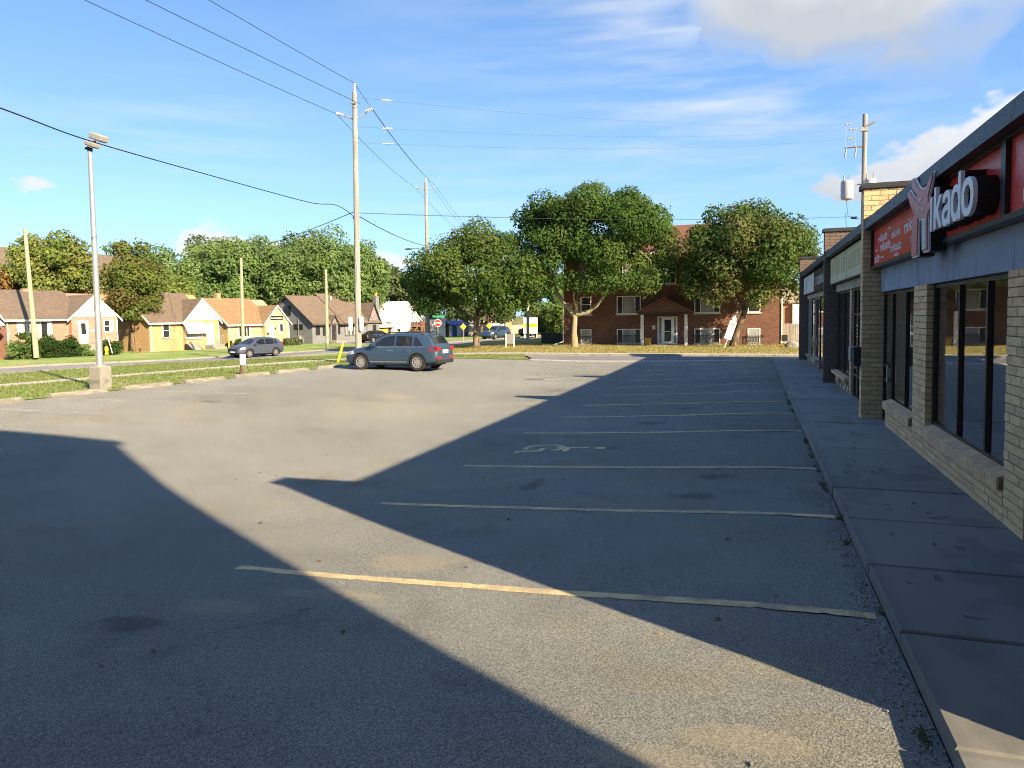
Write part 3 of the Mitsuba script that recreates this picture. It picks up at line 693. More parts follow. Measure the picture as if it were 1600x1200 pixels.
def rake(a0, a1, ze, zr, b, ov=.35, h=.17, th=.05):
    """white trim boards along a gable that faces the street"""
    m = (a0 + a1) / 2; s = (zr - ze) / (m - a0); d = ov * s
    return prism([(a0 - ov - .03, ze - d - h + .14), (m, zr - h + .14), (a1 + ov + .03, ze - d - h + .14), (a1 + ov + .03, ze - d + .15), (m, zr + .15), (a0 - ov - .03, ze - d + .15)], b - th, b, 'xz')


def side_rake(b0, b1, ze, zr, a, ov=.35, h=.17, th=.05):
    m = (b0 + b1) / 2; s = (zr - ze) / (m - b0); d = ov * s
    return prism([(b0 - ov - .03, ze - d - h + .14), (m, zr - h + .14), (b1 + ov + .03, ze - d - h + .14), (b1 + ov + .03, ze - d + .15), (m, zr + .15), (b0 - ov - .03, ze - d + .15)], a - th, a, 'yz')


def window(h, M, a0, a1, z0, z1, frame='white_paint', pane='dark_glass', v=(), hz=(), fw=.07, b=0., sill=None, name='window', mid=.05):
    m = [box(a0, a1, b - .06, b, z1 - fw, z1), box(a0, a1, b - .06, b, z0, z0 + fw), box(a0, a0 + fw, b - .06, b, z0 + fw, z1 - fw), box(a1 - fw, a1, b - .06, b, z0 + fw, z1 - fw)]
    va = [a0 + (a1 - a0) * f for f in v]; hz_ = [z0 + (z1 - z0) * f for f in hz]
    m += [box(x - mid / 2, x + mid / 2, b - .055, b, z0 + fw, z1 - fw) for x in va] + [box(a0 + fw, a1 - fw, b - .05, b, x - mid / 2, x + mid / 2) for x in hz_]
    w = part(h, name, cat(m), frame, M)
    xs, zs = [a0 + fw] + va + [a1 - fw], [z0 + fw] + hz_ + [z1 - fw]
    for i in range(len(xs) - 1):
        for j in range(len(zs) - 1):
            p = pane if isinstance(pane, str) else pane[i % len(pane)]
            part(w, 'pane', box(xs[i] - .005, xs[i + 1] + .005, b - .025, b - .004, zs[j] - .005, zs[j + 1] + .005), p, M)
    if sill: part(w, 'sill', box(a0 - .08, a1 + .08, b - .1, b, z0 - .09, z0 - .003), sill, M)
    return w


def door(h, M, a0, a1, z0, z1, col='white_paint', b=0., glass=None):
    d = part(h, 'door', cat([box(a0, a1, b - .05, b, z0, z1)] + [box(a0 - .07, a0, b - .07, b, z0, z1 + .07), box(a1, a1 + .07, b - .07, b, z0, z1 + .07), box(a0, a1, b - .07, b, z1, z1 + .07)]), col, M)
    if glass: part(d, 'pane', box(a0 + .14, a1 - .14, b - .058, b - .04, glass[0], glass[1]), 'dark_glass', M)
    part(d, 'handle', box(a1 - .12, a1 - .08, b - .1, b - .05, (z0 + z1) / 2 - .06, (z0 + z1) / 2 + .06), 'dull_steel', M)
    return d


def downpipe(h, M, a, b, z0, z1, col='white_paint', r=.045): return part(h, 'downpipe', cyl((a, b, z0), (a, b, z1), r, 8), col, M)


# ------------------------------------------------------------------ apartment building
ap = thing('apartment_building', 'two and a half storey red brick apartment building with brown hip roof and porch', 'building')
part(ap, 'wall', box(-14.45, 2.12, 0, 12, -.4, 7.2), 'red_brick', AM)
hv = np.array([[-15.1, -.65, 7.18], [2.75, -.65, 7.18], [2.75, 12.65, 7.18], [-15.1, 12.65, 7.18], [-9.6, 6, 9.95], [-2.8, 6, 9.95], [-15.1, -.65, 7.0], [2.75, -.65, 7.0], [2.75, 12.65, 7.0], [-15.1, 12.65, 7.0]])
hf = np.array([[0, 1, 5], [0, 5, 4], [1, 2, 5], [2, 3, 4], [2, 4, 5], [3, 0, 4], [6, 8, 7], [6, 9, 8], [0, 6, 7], [0, 7, 1], [1, 7, 8], [1, 8, 2], [2, 8, 9], [2, 9, 3], [3, 9, 6], [3, 6, 0]])
rf = part(ap, 'roof', trimesh.Trimesh(hv, hf, process=False), 'red_roof', AM)
part(rf, 'gutter', cat([box(-15.15, 2.8, -.74, -.655, 7.02, 7.17), box(-15.2, -15.11, -.65, 12.6, 7.02, 7.17)]), 'offwhite', AM)
for z0, z1, pn in ((5.0, 6.4, 'curtain_glass'), (2.43, 3.86, 'dark_glass'), (.1, 1.24, 'curtain_glass')):
    window(ap, AM, -13.07, -12.2, z0, z1, hz=(.55,), pane=pn, sill='offwhite'); window(ap, AM, -10.12, -8.22, z0, z1, v=(.24, .76), pane=('dark_glass', 'curtain_glass', 'dark_glass'), hz=(), sill='offwhite')
    window(ap, AM, -4.12, -2.2, z0, z1, v=(.24, .76), pane=('dark_glass', 'curtain_glass', 'dark_glass'), sill='offwhite'); window(ap, AM, -.2, .7, z0, z1, hz=(.5,), pane=pn, sill='offwhite')
window(ap, AM, -6.95, -5.5, 4.75, 6.4, v=(.5,), hz=(.5,), sill='offwhite')
for a0, a1 in ((-13.12, -12.12), (-10.2, -8.15), (-4.2, -2.0), (-.3, .95)):
    g = [box(a0, a1, -.2, -.17, z, z + .03) for z in (.12, .68)] + [box(a, a + .02, -.2, -.18, .12, .78) for a in np.arange(a0, a1, .11)] + [box(a0, a0 + .03, -.18, 0, .64, .7), box(a1 - .03, a1, -.18, 0, .64, .7)]
    part(ap, 'window_guard', cat(g), 'plastic_black', AM)
pr = part(ap, 'porch_roof', gable_roof(-8.0, -4.5, -1.9, .0, 2.62, 3.55, 'b', .28, .0), 'red_roof', AM)
part(pr, 'gable', prism([(-7.95, 2.5), (-4.55, 2.5), (-4.55, 2.66), (-6.25, 3.5), (-7.95, 2.66)], -1.8, -1.7, 'xz'), 'red_roof', AM)
part(pr, 'beam', box(-8.2, -4.4, -1.86, -1.62, 2.36, 2.5), 'dark_trim', AM)
for a in (-7.98, -4.72): part(ap, 'column', rbox(a, a + .22, -1.82, -1.6, -.1, 2.36, .02), 'offwhite', AM)
part(ap, 'porch_step', rbox(-7.6, -4.9, -1.7, -.02, -.2, .02, .02), 'concrete', AM)
w = window(ap, AM, -6.92, -5.4, .03, 2.2, v=(.24, .8), pane=('curtain_glass', 'dark_glass', 'curtain_glass'), fw=.09, name='entrance')
dd = door(ap, AM, -6.52, -5.72, .06, 2.05, 'white_paint', -.06, (.25, 1.95)); part(dd, 'rail', box(-6.45, -5.8, -.15, -.13, 1.0, 1.06), 'white_paint', AM)
part(ap, 'intercom', rbox(-7.35, -7.1, -.06, 0, 1.2, 1.5, .01), 'offwhite', AM)
for a in (2.2, -14.52): downpipe(ap, AM, a, -.06, .1, 7.0)
part(ap, 'downpipe', tube([(-14.52, -.06, .35), (-14.55, -.15, .22), (-15.3, -.5, -.02)], .045, 8), 'white_paint', AM)
part(ap, 'meter_box', rbox(2.25, 2.62, -.14, .0, .28, .74, .01), 'plastic_black', AM)
bn = thing('storage_bin', 'dull yellow bin standing against the dark porch wall', 'bin'); part(bn, 'body', rbox(-7.75, -7.3, 55.6, 56.1, -.05, .5, .03), 'bin_yellow'); part(bn, 'lid', rbox(-7.79, -7.26, 55.56, 56.14, .5, .57, .02), 'bin_yellow')

# ------------------------------------------------------------------ the row of small houses
hp = thing('pink_house', 'pink brick bungalow with brown roof and white gable', 'house')
part(hp, 'wall', gable_box(27.25, 36.1, 0, 9, -1, 2.62, 5.0, 'a'), 'pink_brick', HM)
part(hp, 'wall', gable_box(32.1, 36.12, -.5, 4.4, -1, 2.7, 4.65, 'b'), 'pink_brick', HM)
part(hp, 'roof', gable_roof(27.25, 33.5, 0, 9, 2.62, 5.1, 'a', .4, .25), 'brown_roof', HM); rf = part(hp, 'roof', gable_roof(32.1, 36.12, -.5, 4.6, 2.72, 4.65, 'b', .38, .12), 'brown_roof', HM)
part(rf, 'rake', rake(32.1, 36.12, 2.72, 4.65, -.62, .38, .2), 'white_paint', HM); part(hp, 'gable', prism([(32.2, 2.78), (36.02, 2.78), (36.0, 2.86), (34.11, 4.62), (32.2, 2.86)], -.54, -.505, 'xz'), 'white_siding', HM)
part(hp, 'gutter', box(27.0, 31.75, -.5, -.4, 2.42, 2.56), 'white_paint', HM); part(hp, 'rake', side_rake(0, 9, 2.62, 5.1, 27.0, .4), 'white_paint', HM)
w = window(hp, HM, 28.35, 30.4, 1.0, 2.4, v=(.2, .72), pane=('curtain_glass', 'curtain_glass', 'dark_glass')); part(hp, 'shutter', box(28.02, 28.33, -.04, 0, .98, 2.45), 'white_paint', HM); part(hp, 'shutter', box(30.42, 30.72, -.04, 0, .98, 2.45), 'white_paint', HM)
door(hp, HM, 32.72, 33.4, .35, 2.4, 'white_paint', -.5, (1.2, 2.2)); window(hp, HM, 34.86, 35.4, 1.35, 2.45, b=-.5, hz=(.5,)); part(hp, 'shutter', box(35.42, 35.72, -.54, -.5, 1.35, 2.5), 'white_paint', HM)
part(hp, 'number_plate', box(33.68, 34.05, -.53, -.5, 1.45, 1.6), 'white_paint', HM); part(hp, 'lamp', rbox(32.45, 32.55, -.62, -.5, 2.1, 2.35, .01), 'white_paint', HM)
part(hp, 'step', rbox(32.5, 34.0, -1.5, -.51, -.6, .3, .02), 'concrete', HM); downpipe(hp, HM, 36.05, -.55, -.5, 2.5); downpipe(hp, HM, 27.3, -.06, -.5, 2.5)
g = [box(33.5, 35.2, -1.35, -1.33, z, z + .03) for z in (.25, .75)] + [box(a, a + .02, -1.35, -1.33, -.3, .75) for a in np.arange(33.5, 35.2, .14)]
part(hp, 'railing', cat(g), 'dull_steel', HM)
part(hp, 'chimney', rbox(30.4, 30.9, 4.2, 4.7, 4.7, 5.35, .02), 'pink_brick', HM)
nh = thing('garden_shed', 'dark grey shed with pale awning at the left edge beside the pink house', 'shed')
part(nh, 'wall', box(22.5, 26.3, -.4, 5, -1, 1.75), 'grey_board', HM); part(nh, 'roof', gable_roof(22.5, 26.3, -.4, 5, 1.9, 2.8, 'b', .3, .2), 'brown_roof', HM); part(nh, 'awning', prism([(-1.4, 2.1), (-.4, 2.55), (-.4, 2.6), (-1.4, 2.16)], 24.6, 26.6, 'yz'), 'pale_sign', HM)
part(nh, 'door', box(24.9, 25.7, -.45, -.4, -.5, 1.5), 'dark_trim', HM)

hy = thing('yellow_house', 'yellow brick bungalow with grey brown roof, white gable and white window awning', 'house')
part(hy, 'wall', gable_box(39.43, 46.8, 0, 8, -1.2, 2.2, 5.1, 'a'), 'yellow_brick', HM); part(hy, 'wall', gable_box(42.95, 46.75, -.4, 4, -1.2, 2.28, 4.4, 'b'), 'yellow_brick', HM)
part(hy, 'roof', gable_roof(39.43, 45.5, 0, 8, 2.3, 5.1, 'a', .35, .25), 'brown_roof', HM); rf = part(hy, 'roof', gable_roof(42.95, 46.75, -.4, 4.2, 2.3, 4.4, 'b', .3, .12), 'brown_roof', HM)
part(rf, 'rake', rake(42.95, 46.75, 2.3, 4.4, -.52, .3, .2), 'white_paint', HM); part(hy, 'gable', prism([(43.05, 2.35), (46.65, 2.35), (46.6, 2.45), (44.85, 4.36), (43.05, 2.45)], -.44, -.405, 'xz'), 'white_siding', HM)
part(hy, 'gutter', box(39.15, 42.65, -.46, -.36, 1.98, 2.12), 'white_paint', HM); part(hy, 'rake', side_rake(0, 8, 2.3, 5.1, 39.18, .35, .22), 'white_paint', HM)
window(hy, HM, 40.75, 41.5, .65, 2.05, hz=(.5,), sill='tan_band'); window(hy, HM, 42.95, 44.8, .5, 1.5, v=(.25, .75), b=-.4, pane='curtain_glass', sill='tan_band')
part(hy, 'awning', prism([(-1.15, 1.18), (-.4, 2.08), (-.4, 2.12), (-1.17, 1.22), (-1.17, 1.02), (-1.15, 1.02)], 42.72, 44.98, 'yz'), 'white_siding', HM)
door(hy, HM, 45.4, 46.05, -.2, 1.98, 'white_paint', -.4); downpipe(hy, HM, 39.6, -.06, -.7, 2.05); downpipe(hy, HM, 46.7, -.46, -.7, 2.1)
part(hy, 'step', cat([rbox(45.1, 46.5, -1.7, -.41, -.9, -.22, .02), rbox(45.1, 46.5, -2.05, -1.71, -.9, -.42, .02)]), 'concrete', HM)
g = [box(a - .02, a + .02, -1.66, -1.62, -.25, .7) for a in (45.15, 45.5, 46.1, 46.45)] + [box(45.13, 45.52, -1.66, -1.62, .68, .72), box(46.08, 46.47, -1.66, -1.62, .68, .72)]
part(hy, 'railing', cat(g[:2] + g[4:5]), 'dull_steel', HM); part(hy, 'railing', cat(g[2:4] + g[5:]), 'dull_steel', HM)
ch = part(hy, 'chimney', rbox(40.0, 40.7, 4.2, 4.9, 4.6, 5.6, .02), 'orange_brick', HM); part(ch, 'pot', cyl((40.35, 4.55, 5.6), (40.35, 4.55, 5.95), .12), 'red_roof', HM)
ac = thing('cellar_hatch', 'dark sloped hatch on the ground under the white awning', 'hatch'); part(ac, 'cover', prism([(-1.6, -1), (-.42, -1), (-.42, 0), (-.7, .02), (-1.6, -.55)], 42.9, 43.9, 'yz'), 'dull_steel', HM); part(ac, 'frame', cat([prism([(-1.75, -1), (-.42, -1), (-.42, .0), (-.7, -.02), (-1.75, -.62)], a, a + .07, 'yz') for a in (42.82, 43.91)]), 'plastic_black', HM)
bc = thing('garden_bench', 'low dark bench on the grass by the yellow side wall', 'bench')
part(bc, 'seat', rbox(37.6, 38.5, -.3, .1, -.3, -.24, .01), 'post_wood', HM)
for a in (37.66, 38.38): part(bc, 'leg', box(a, a + .06, -.25, .05, -.8, -.3), 'post_wood', HM)

ht = thing('tan_house', 'tan sided shop house with orange brown roof and dark sign in its gable', 'house')
part(ht, 'wall', gable_box(48.14, 55.8, 0, 8, -1.2, 1.85, 4.65, 'a'), 'tan_siding', HM); part(ht, 'wall', gable_box(52.5, 55.8, -.6, 4, -1.2, 1.9, 3.8, 'b'), 'tan_siding', HM)
part(ht, 'roof', gable_roof(48.14, 53.8, 0, 8, 1.95, 4.65, 'a', .35, .25), 'orange_roof', HM); rf = part(ht, 'roof', gable_roof(52.5, 55.8, -.6, 4.4, 1.98, 3.82, 'b', .28, .12), 'orange_roof', HM)
part(rf, 'rake', rake(52.5, 55.8, 1.98, 3.82, -.72, .28, .18), 'white_paint', HM); part(ht, 'gutter', box(47.9, 52.3, -.46, -.36, 1.66, 1.8), 'white_paint', HM); part(ht, 'rake', side_rake(0, 8, 1.95, 4.65, 47.89, .35, .2), 'white_paint', HM)
window(ht, HM, 49.4, 50.9, .4, 1.65, v=(.28, .72), fw=.09); window(ht, HM, 54.4, 54.95, .9, 1.85, b=-.6); door(ht, HM, 53.1, 53.5, -.3, 1.7, 'white_paint', -.6)
part(ht, 'mailbox', rbox(52.65, 52.85, -.72, -.6, .65, .85, .01), 'plastic_black', HM); part(ht, 'lamp', rbox(53.75, 53.88, -.72, -.6, 1.2, 1.42, .01), 'plastic_black', HM)
downpipe(ht, HM, 48.3, -.06, -.9, 1.7); downpipe(ht, HM, 55.7, -.66, -.9, 1.85); part(ht, 'chimney', rbox(49.6, 50.1, 3.8, 4.3, 4.2, 5.3, .02), 'orange_brick', HM)
ts = thing('house_sign', 'dark framed narrow sign board in the tan gable', 'sign'); part(ts, 'board', rbox(53.2, 54.95, -.66, -.605, 2.28, 2.72, .01), 'sign_black', HM)
r_ = np.random.default_rng(4); part(ts, 'lettering', cat([box(53.3 + .13 * k, 53.3 + .13 * k + r_.uniform(.05, .1), -.668, -.66, 2.4, 2.4 + r_.uniform(.1, .2)) for k in range(12)]), 'offwhite', HM)

hg = thing('grey_shop', 'grey clad shop with large brown roof, dark trim and red emblem in its right gable', 'shop')
part(hg, 'wall', gable_box(59.78, 71.3, 0, 9, -1.3, 1.75, 5.0, 'a'), 'grey_board', HM); part(hg, 'wall', gable_box(69.0, 71.3, -.15, 4.4, -1.3, 1.8, 4.2, 'b'), 'grey_board', HM)
part(hg, 'wall', gable_box(62.5, 63.7, -.25, 2.5, -1.3, 1.65, 2.62, 'b'), 'grey_board', HM)
part(hg, 'roof', gable_roof(59.78, 64.5, 0, 9, 1.88, 5.15, 'a', .35, .25), 'brown_roof', HM); part(hg, 'roof', gable_roof(64.9, 71.3, -.1, 9.6, 1.95, 5.5, 'a', .35, .25), 'brown_roof', HM)
part(hg, 'roof', gable_roof(69.0, 71.3, -.2, 4.4, 1.95, 4.25, 'b', .25, .15), 'brown_roof', HM); part(hg, 'roof', gable_roof(62.5, 63.7, -.3, 2.6, 1.72, 2.66, 'b', .15, .12), 'brown_roof', HM)
part(hg, 'rake', side_rake(0, 9, 1.88, 5.15, 59.5, .35, .26), 'dark_trim', HM); part(hg, 'rake', rake(69.0, 71.3, 1.95, 4.25, -.36, .25, .22), 'dark_trim', HM); part(hg, 'rake', rake(62.5, 63.7, 1.72, 2.66, -.43, .15, .16), 'dark_trim', HM)
part(hg, 'gutter', cat([box(59.5, 62.2, -.48, -.36, 1.5, 1.66), box(64.0, 68.6, -.5, -.4, 1.5, 1.68)]), 'dark_trim', HM)
SM = HM @ frameM((59.78, 0, 0), (0, -1, 0), (1, 0, 0))      # its left gable wall
window(hg, SM, -5.0, -3.7, 2.75, 3.95, 'dark_trim', v=(.5,), hz=(.5,)); window(hg, SM, -3.2, -1.6, 1.05, 1.7, 'dark_trim', v=(.33, .66)); downpipe(hg, SM, -2.4, -.06, -.3, 2.6, 'grey_board'); part(hg, 'gas_meter', cat([rbox(-2.3, -1.9, -.35, -.05, -.2, .3, .02), cyl((-1.5, -.15, -.6), (-1.5, -.15, .1), .04)]), 'dull_steel', SM)
for a0, a1, z0, z1 in ((60.3, 60.95, .35, 1.6), (61.45, 61.95, .25, 1.62), (63.9, 64.3, .35, 1.5)): window(hg, HM, a0, a1, z0, z1, 'dark_trim')
for k in range(4): window(hg, HM, 65.1 + .75 * k, 65.65 + .75 * k, .1, 1.5, 'dark_trim', 'curtain_glass')
window(hg, HM, 70.0, 70.6, .2, 1.5, 'dark_trim', b=-.15); door(hg, HM, 62.75, 63.3, -.35, 1.5, 'dark_trim', -.25, (.2, 1.35)); part(hg, 'step', rbox(62.3, 64.0, -1.4, -.26, -.9, -.4, .02), 'concrete', HM)
ch = part(hg, 'chimney', rbox(71.5, 72.1, .6, 1.2, -.8, 5.3, .02), 'grey_board', HM); part(ch, 'pot', cyl((71.8, .9, 5.3), (71.8, .9, 5.85), .2), 'orange_poster', HM)
part(hg, 'roof_vent', cyl((66.3, 3.6, 4.8), (66.3, 3.6, 5.2), .13), 'white_paint', HM)
ge = thing('gable_emblem', 'faded red round emblem fixed to the grey right hand gable', 'sign'); part(ge, 'board', prism(union_all([Point(70.1, 2.75).buffer(.46), sbox(69.8, 3.0, 70.4, 3.3)]), -.23, -.17, 'xz'), 'pink_acrylic', HM); part(ge, 'ring', prism(Point(70.1, 2.75).buffer(.3).difference(Point(70.1, 2.75).buffer(.24)), -.24, -.23, 'xz'), 'pink_acrylic', HM)

# buildings further along the road
wb = thing('white_house', 'white sided two storey house end with brown outside stair', 'house'); WM = HM @ frameM((77.6, 3.2, 0), (1, 0, 0), (0, 1, 0))
part(wb, 'wall', gable_box(.0, 6.0, 0, 8, -1.3, 1.9, 4.6, 'b'), 'white_siding', WM); part(wb, 'roof', gable_roof(0, 6, 0, 8, 2.0, 4.65, 'b', .3, .2), 'white_paint', WM); part(wb, 'rake', rake(0, 6, 2.0, 4.65, -.22, .3), 'white_paint', WM)
part(wb, 'stair', cat([prism([(1.5 + .28 * k, -.8 + .22 * k), (1.8 + .28 * k, -.8 + .22 * k), (1.8 + .28 * k, -.75 + .22 * k), (1.5 + .28 * k, -.75 + .22 * k)], -1.3, -.3, 'xz') for k in range(9)] + [tube([(1.5, -1.3, -.9), (4.0, -1.3, 1.0)], .06), tube([(1.5, -1.3, .1), (4.0, -1.3, 2.0), (5.6, -1.3, 2.0)], .05), box(3.9, 5.7, -1.3, -.2, .95, 1.05)] + [box(a, a + .1, -1.3, -1.2, -1.2, 2.0) for a in (3.9, 5.5)]), 'post_wood', WM)
window(wb, WM, .8, 1.6, -.3, .8); 
gl = thing('low_building', 'low grey flat roofed building between the grey shop and the white house', 'building'); part(gl, 'wall', box(72.6, 77.5, 3.5, 9, -1.3, 1.0), 'dark_trim', HM); part(gl, 'roof', prism([(2.9, 1.0), (8, 2.9), (8, 3.05), (2.9, 1.15)], 72.5, 77.55, 'yz'), 'pale_sign', HM)
po = thing('poster_board', 'orange and white poster board on the dark low building', 'sign'); part(po, 'board', box(74.0, 76.6, 3.4, 3.49, -.9, .75), 'offwhite', HM); part(po, 'banner', cat([box(73.8, 76.8, 3.36, 3.4, .3, .8)]), 'orange_poster', HM)
part(po, 'print', cat([box(74.2 + .5 * k, 74.55 + .5 * k, 3.37, 3.4, -.7, -.1) for k in range(5)]), 'red_letter', HM)
rbk = thing('brick_store', 'small red brick building with white corner behind the stop sign', 'building'); part(rbk, 'wall', box(81.5, 90.5, 3, 9, -1.3, 1.7), 'red_brick', HM); part(rbk, 'corner', box(85.6, 88.6, 2.2, 2.98, -1.3, 1.9), 'white_siding', HM); part(rbk, 'awning', prism([(1.2, 1.0), (2.9, 1.6), (2.9, 1.8), (1.2, 1.2)], 88.7, 93.5, 'yz'), 'blue_paint', HM)
window(rbk, HM, 86.2, 87.0, -.2, 1.2, b=2.2); part(rbk, 'wall', box(88.7, 95, 3.1, 9, -1.3, 2.1), 'white_siding', HM, label='pale end wall under the blue awning'); part(rbk, 'door', box(91.5, 92.6, 3.02, 3.1, -.8, 1.0), 'blue_paint', HM)
bh = thing('gabled_brick_house', 'dark brown gabled brick house with a wide bow window across the road', 'house'); BM = HM @ frameM((100.0, 1.5, 0), (1, 0, 0), (0, 1, 0))
part(bh, 'wall', gable_box(-.5, 4.6, 0, 8, -1.3, 1.9, 4.9, 'b'), 'brown_a', BM); part(bh, 'roof', gable_roof(-.5, 4.6, 0, 8, 2.0, 4.95, 'b', .35, .3), 'brown_roof', BM); part(bh, 'rake', rake(-.5, 4.6, 2.0, 4.95, -.32, .35, .25), 'post_wood', BM)
part(bh, 'wall', box(3.6, 7.4, .5, 7, -1.3, 1.8), 'orange_brick', BM); part(bh, 'roof', gable_roof(3.4, 7.4, .5, 7, 1.8, 3.9, 'a', .35, .2), 'dull_steel', BM)
window(bh, BM, .1, 4.0, -.1, 1.6, v=(.2, .4, .6, .8), pane='curtain_glass', fw=.14, mid=.14); window(bh, BM, 1.3, 2.1, 2.6, 3.9, hz=(.5,)); window(bh, BM, 4.6, 5.6, 0, 1.4, b=.5, pane='curtain_glass'); part(bh, 'plinth', box(-.5, 4.6, -.1, -.002, -1.3, -.3), 'orange_brick', BM)
gb = thing('grey_house', 'plain grey house beside the brown gabled brick house', 'house'); part(gb, 'wall', box(95.2, 99.0, 2.4, 9, -1.3, 1.5), 'grey_board', HM); part(gb, 'roof', gable_roof(95.2, 99.0, 2.4, 9, 1.5, 3.2, 'a', .3, .2), 'dull_steel', HM); window(gb, HM, 95.7, 96.3, -.2, .9, b=2.4); door(gb, HM, 97.6, 98.3, -.9, .9, 'white_paint', 2.4)
hall = thing('brown_hall', 'large hall with dark brown roof behind the yellowing trees', 'building'); LM = frameM((-106, 92, 0), U, -NN)
part(hall, 'wall', box(-30, 14, 0, 20, -1.5, 9.5), 'orange_brick', LM)
lv = np.array([[-31, -1, 9.2], [15, -1, 9.2], [15, 21, 9.2], [-31, 21, 9.2], [-30, 5, 14.6], [8, 5, 14.2], [8, 15, 14.2], [-30, 15, 14.6]])
part(hall, 'roof', trimesh.Trimesh(lv, [[0, 1, 5], [0, 5, 4], [1, 2, 6], [1, 6, 5], [2, 3, 7], [2, 7, 6], [3, 0, 4], [3, 4, 7], [4, 5, 6], [4, 6, 7]], process=False), 'brown_roof', LM)
rs_ = thing('rear_house', 'house with red brick and white wall seen past the right end of the apartment building', 'house'); part(rs_, 'wall', box(2.6, 9, 66, 72, -.4, 3.4), 'orange_brick'); part(rs_, 'wall', box(3.4, 8, 65.6, 65.98, -.4, 3.1), 'white_siding'); part(rs_, 'roof', gable_roof(2.6, 9, 66, 72, 3.3, 4.6, 'a', .3, .2), 'tan_band')


def fence(name, label, p0, p1, z0, z1, mat_, w=.13, gap=.012, category='fence', posts=True):
    k = thing(name, label, category); p0, p1 = np.array(p0, float), np.array(p1, float); d = p1 - p0; Ln = np.linalg.norm(d); d /= Ln
    M = frameM((*p0, 0), (*d, 0), (-d[1], d[0], 0)); r = np.random.default_rng(int(Ln * 100))
    n = int(Ln / (w + gap)); bs = [box(i * (w + gap), i * (w + gap) + w, 0, .02, z0, z1 + r.normal(0, .012)) for i in range(n)]
    for b in bs: part(k, 'board', b, mat_, M)
    part(k, 'rail', cat([box(0, Ln, .02, .07, z, z + .08) for z in (z0 + .2, z1 - .25)]), mat_, M); return k


fence('board_fence', 'weathered grey board fence beside the right end of the apartment building', (2.45, 58.2), (5.2, 58.0), 0, 1.55, 'fence_wood')
fence('board_fence', 'dark green board fence joining the left end of the apartment building', (-17.4, 60.4), (-14.6, 58.4), -.2, .9, 'dark_fence')
p, q = HM @ np.array([93.5, 1.5, 0, 1]), HM @ np.array([99.3, .8, 0, 1]); fence('board_fence', 'grey brown board fence across the road behind the yellow traffic lights', p[:2], q[:2], -1, .9, 'fence_wood', .16)
p, q = HM @ np.array([107.5, 3, 0, 1]), HM @ np.array([114, 2, 0, 1]); fence('board_fence', 'far pale board fence behind the roadside sign post', p[:2], q[:2], -1, .8, 'fence_wood', .2)

# ------------------------------------------------------------------ wheel stops, posts, poles
for k in range(8):
    y0 = 14.15 + 2.45 * k - (.3 if k == 0 else 0); y1 = y0 + (1.9 if k < 7 else .62); r = np.random.default_rng(30 + k); o = r.normal(0, .05)
    M = frameM((edge((y0 + y1) / 2) + .05 + o, (y0 + y1) / 2, float(zt(edge(y0), y0)) - .03), (.125 + r.normal(0, .02), 1, 0), (-1, .125, 0)); M[:3, :2] /= np.linalg.norm(M[:3, :2], axis=0); h = (y1 - y0) / 2
    m = m3.Manifold.batch_hull([m3.Manifold.cube((2 * h, .30, .05)).translate((-h, -.15, 0)), m3.Manifold.cube((2 * h - .1, .18, .05)).translate((-h + .05, -.09, .11))]).to_mesh()
    m = trimesh.Trimesh(np.array(m.vert_properties[:, :3]), np.array(m.tri_verts)).subdivide_to_size(.12)
    m.vertices += (meshkit.fbm(m.vertices * 7 + k * 3, 3, 5) - .5)[:, None] * .03
    names = ['at the left edge of the picture', 'in front of the lamp post', 'just right of the lamp post', 'fourth from the left edge', 'by the white topped post', 'next right of the white topped post', 'second left of the blue car', 'nearest the blue car wheel, partly hidden']
    solo('wheel_stop', m, 'stop_concrete', f'weathered concrete wheel stop on the lot edge, {names[k]}', 'wheel stop', 'wheel stops along the left lot edge', smooth=40, M=M)
lp = thing('lamp_post', 'leaning steel lamp post with twin floodlight on a concrete base', 'lamp post'); lx, ly = -21.64, 19.24
part(lp, 'base', trimesh.util.concatenate([rbox(lx - .24, lx + .24, ly - .24, ly + .24, -.3, .78, .04)]), 'concrete'); top = np.array([lx - .33, ly + .25, 8.3])
part(lp, 'pole', tube([(lx, ly, .78), (lx * .5 + top[0] * .5, ly * .5 + top[1] * .5, 4.5), top], [.11, .095, .07], 14), 'steel', smooth=40); part(lp, 'flange', cyl((lx, ly, .78), (lx, ly, .83), .2), 'dull_steel')
part(lp, 'bracket', cat([cyl(top, top + (0, 0, .22), .09), tube([top + (-.2, 0, .1), top + (.15, 0, .22), top + (.3, 0, .4)], .04)]), 'plastic_black')
for k, (dx, dy, dz, s) in enumerate(((.16, -.05, .2, .62), (.3, .1, .46, .8))):
    c0 = top + (dx, dy, dz); LM2 = frameM(c0, np.array([.94, 0, -.34]), np.array([0, 1, 0]), np.array([.34, 0, .94])); hd = part(lp, 'floodlight', rbox(-.3 * s, .32 * s, -.25 * s, .25 * s, -.13 * s, .15 * s, .04), 'dull_steel', LM2); part(hd, 'lens', box(-.22 * s, .24 * s, -.2 * s, .2 * s, -.15 * s, -.131 * s), 'lamp_clear', LM2)
bp = thing('timber_post', 'short timber post with white painted top on the verge', 'post'); part(bp, 'shaft', tube([(-20.76, 25.6, -.3), (-20.76, 25.6, .42)], .125, 14), 'post_wood', smooth=40); part(bp, 'top', tube([(-20.76, 25.6, .42), (-20.76, 25.6, .86)], .128, 14), 'white_paint', smooth=40)
yp = thing('marker_post', 'leaning yellow marker post beside the blue car', 'post'); part(yp, 'post', tube([(-21.0, 33.4, -.1), (-20.72, 33.55, .98)], .065, 8), 'yellow'); part(yp, 'cap', tube([(-20.72, 33.55, .98), (-20.71, 33.555, 1.02)], .052, 8), 'offwhite')


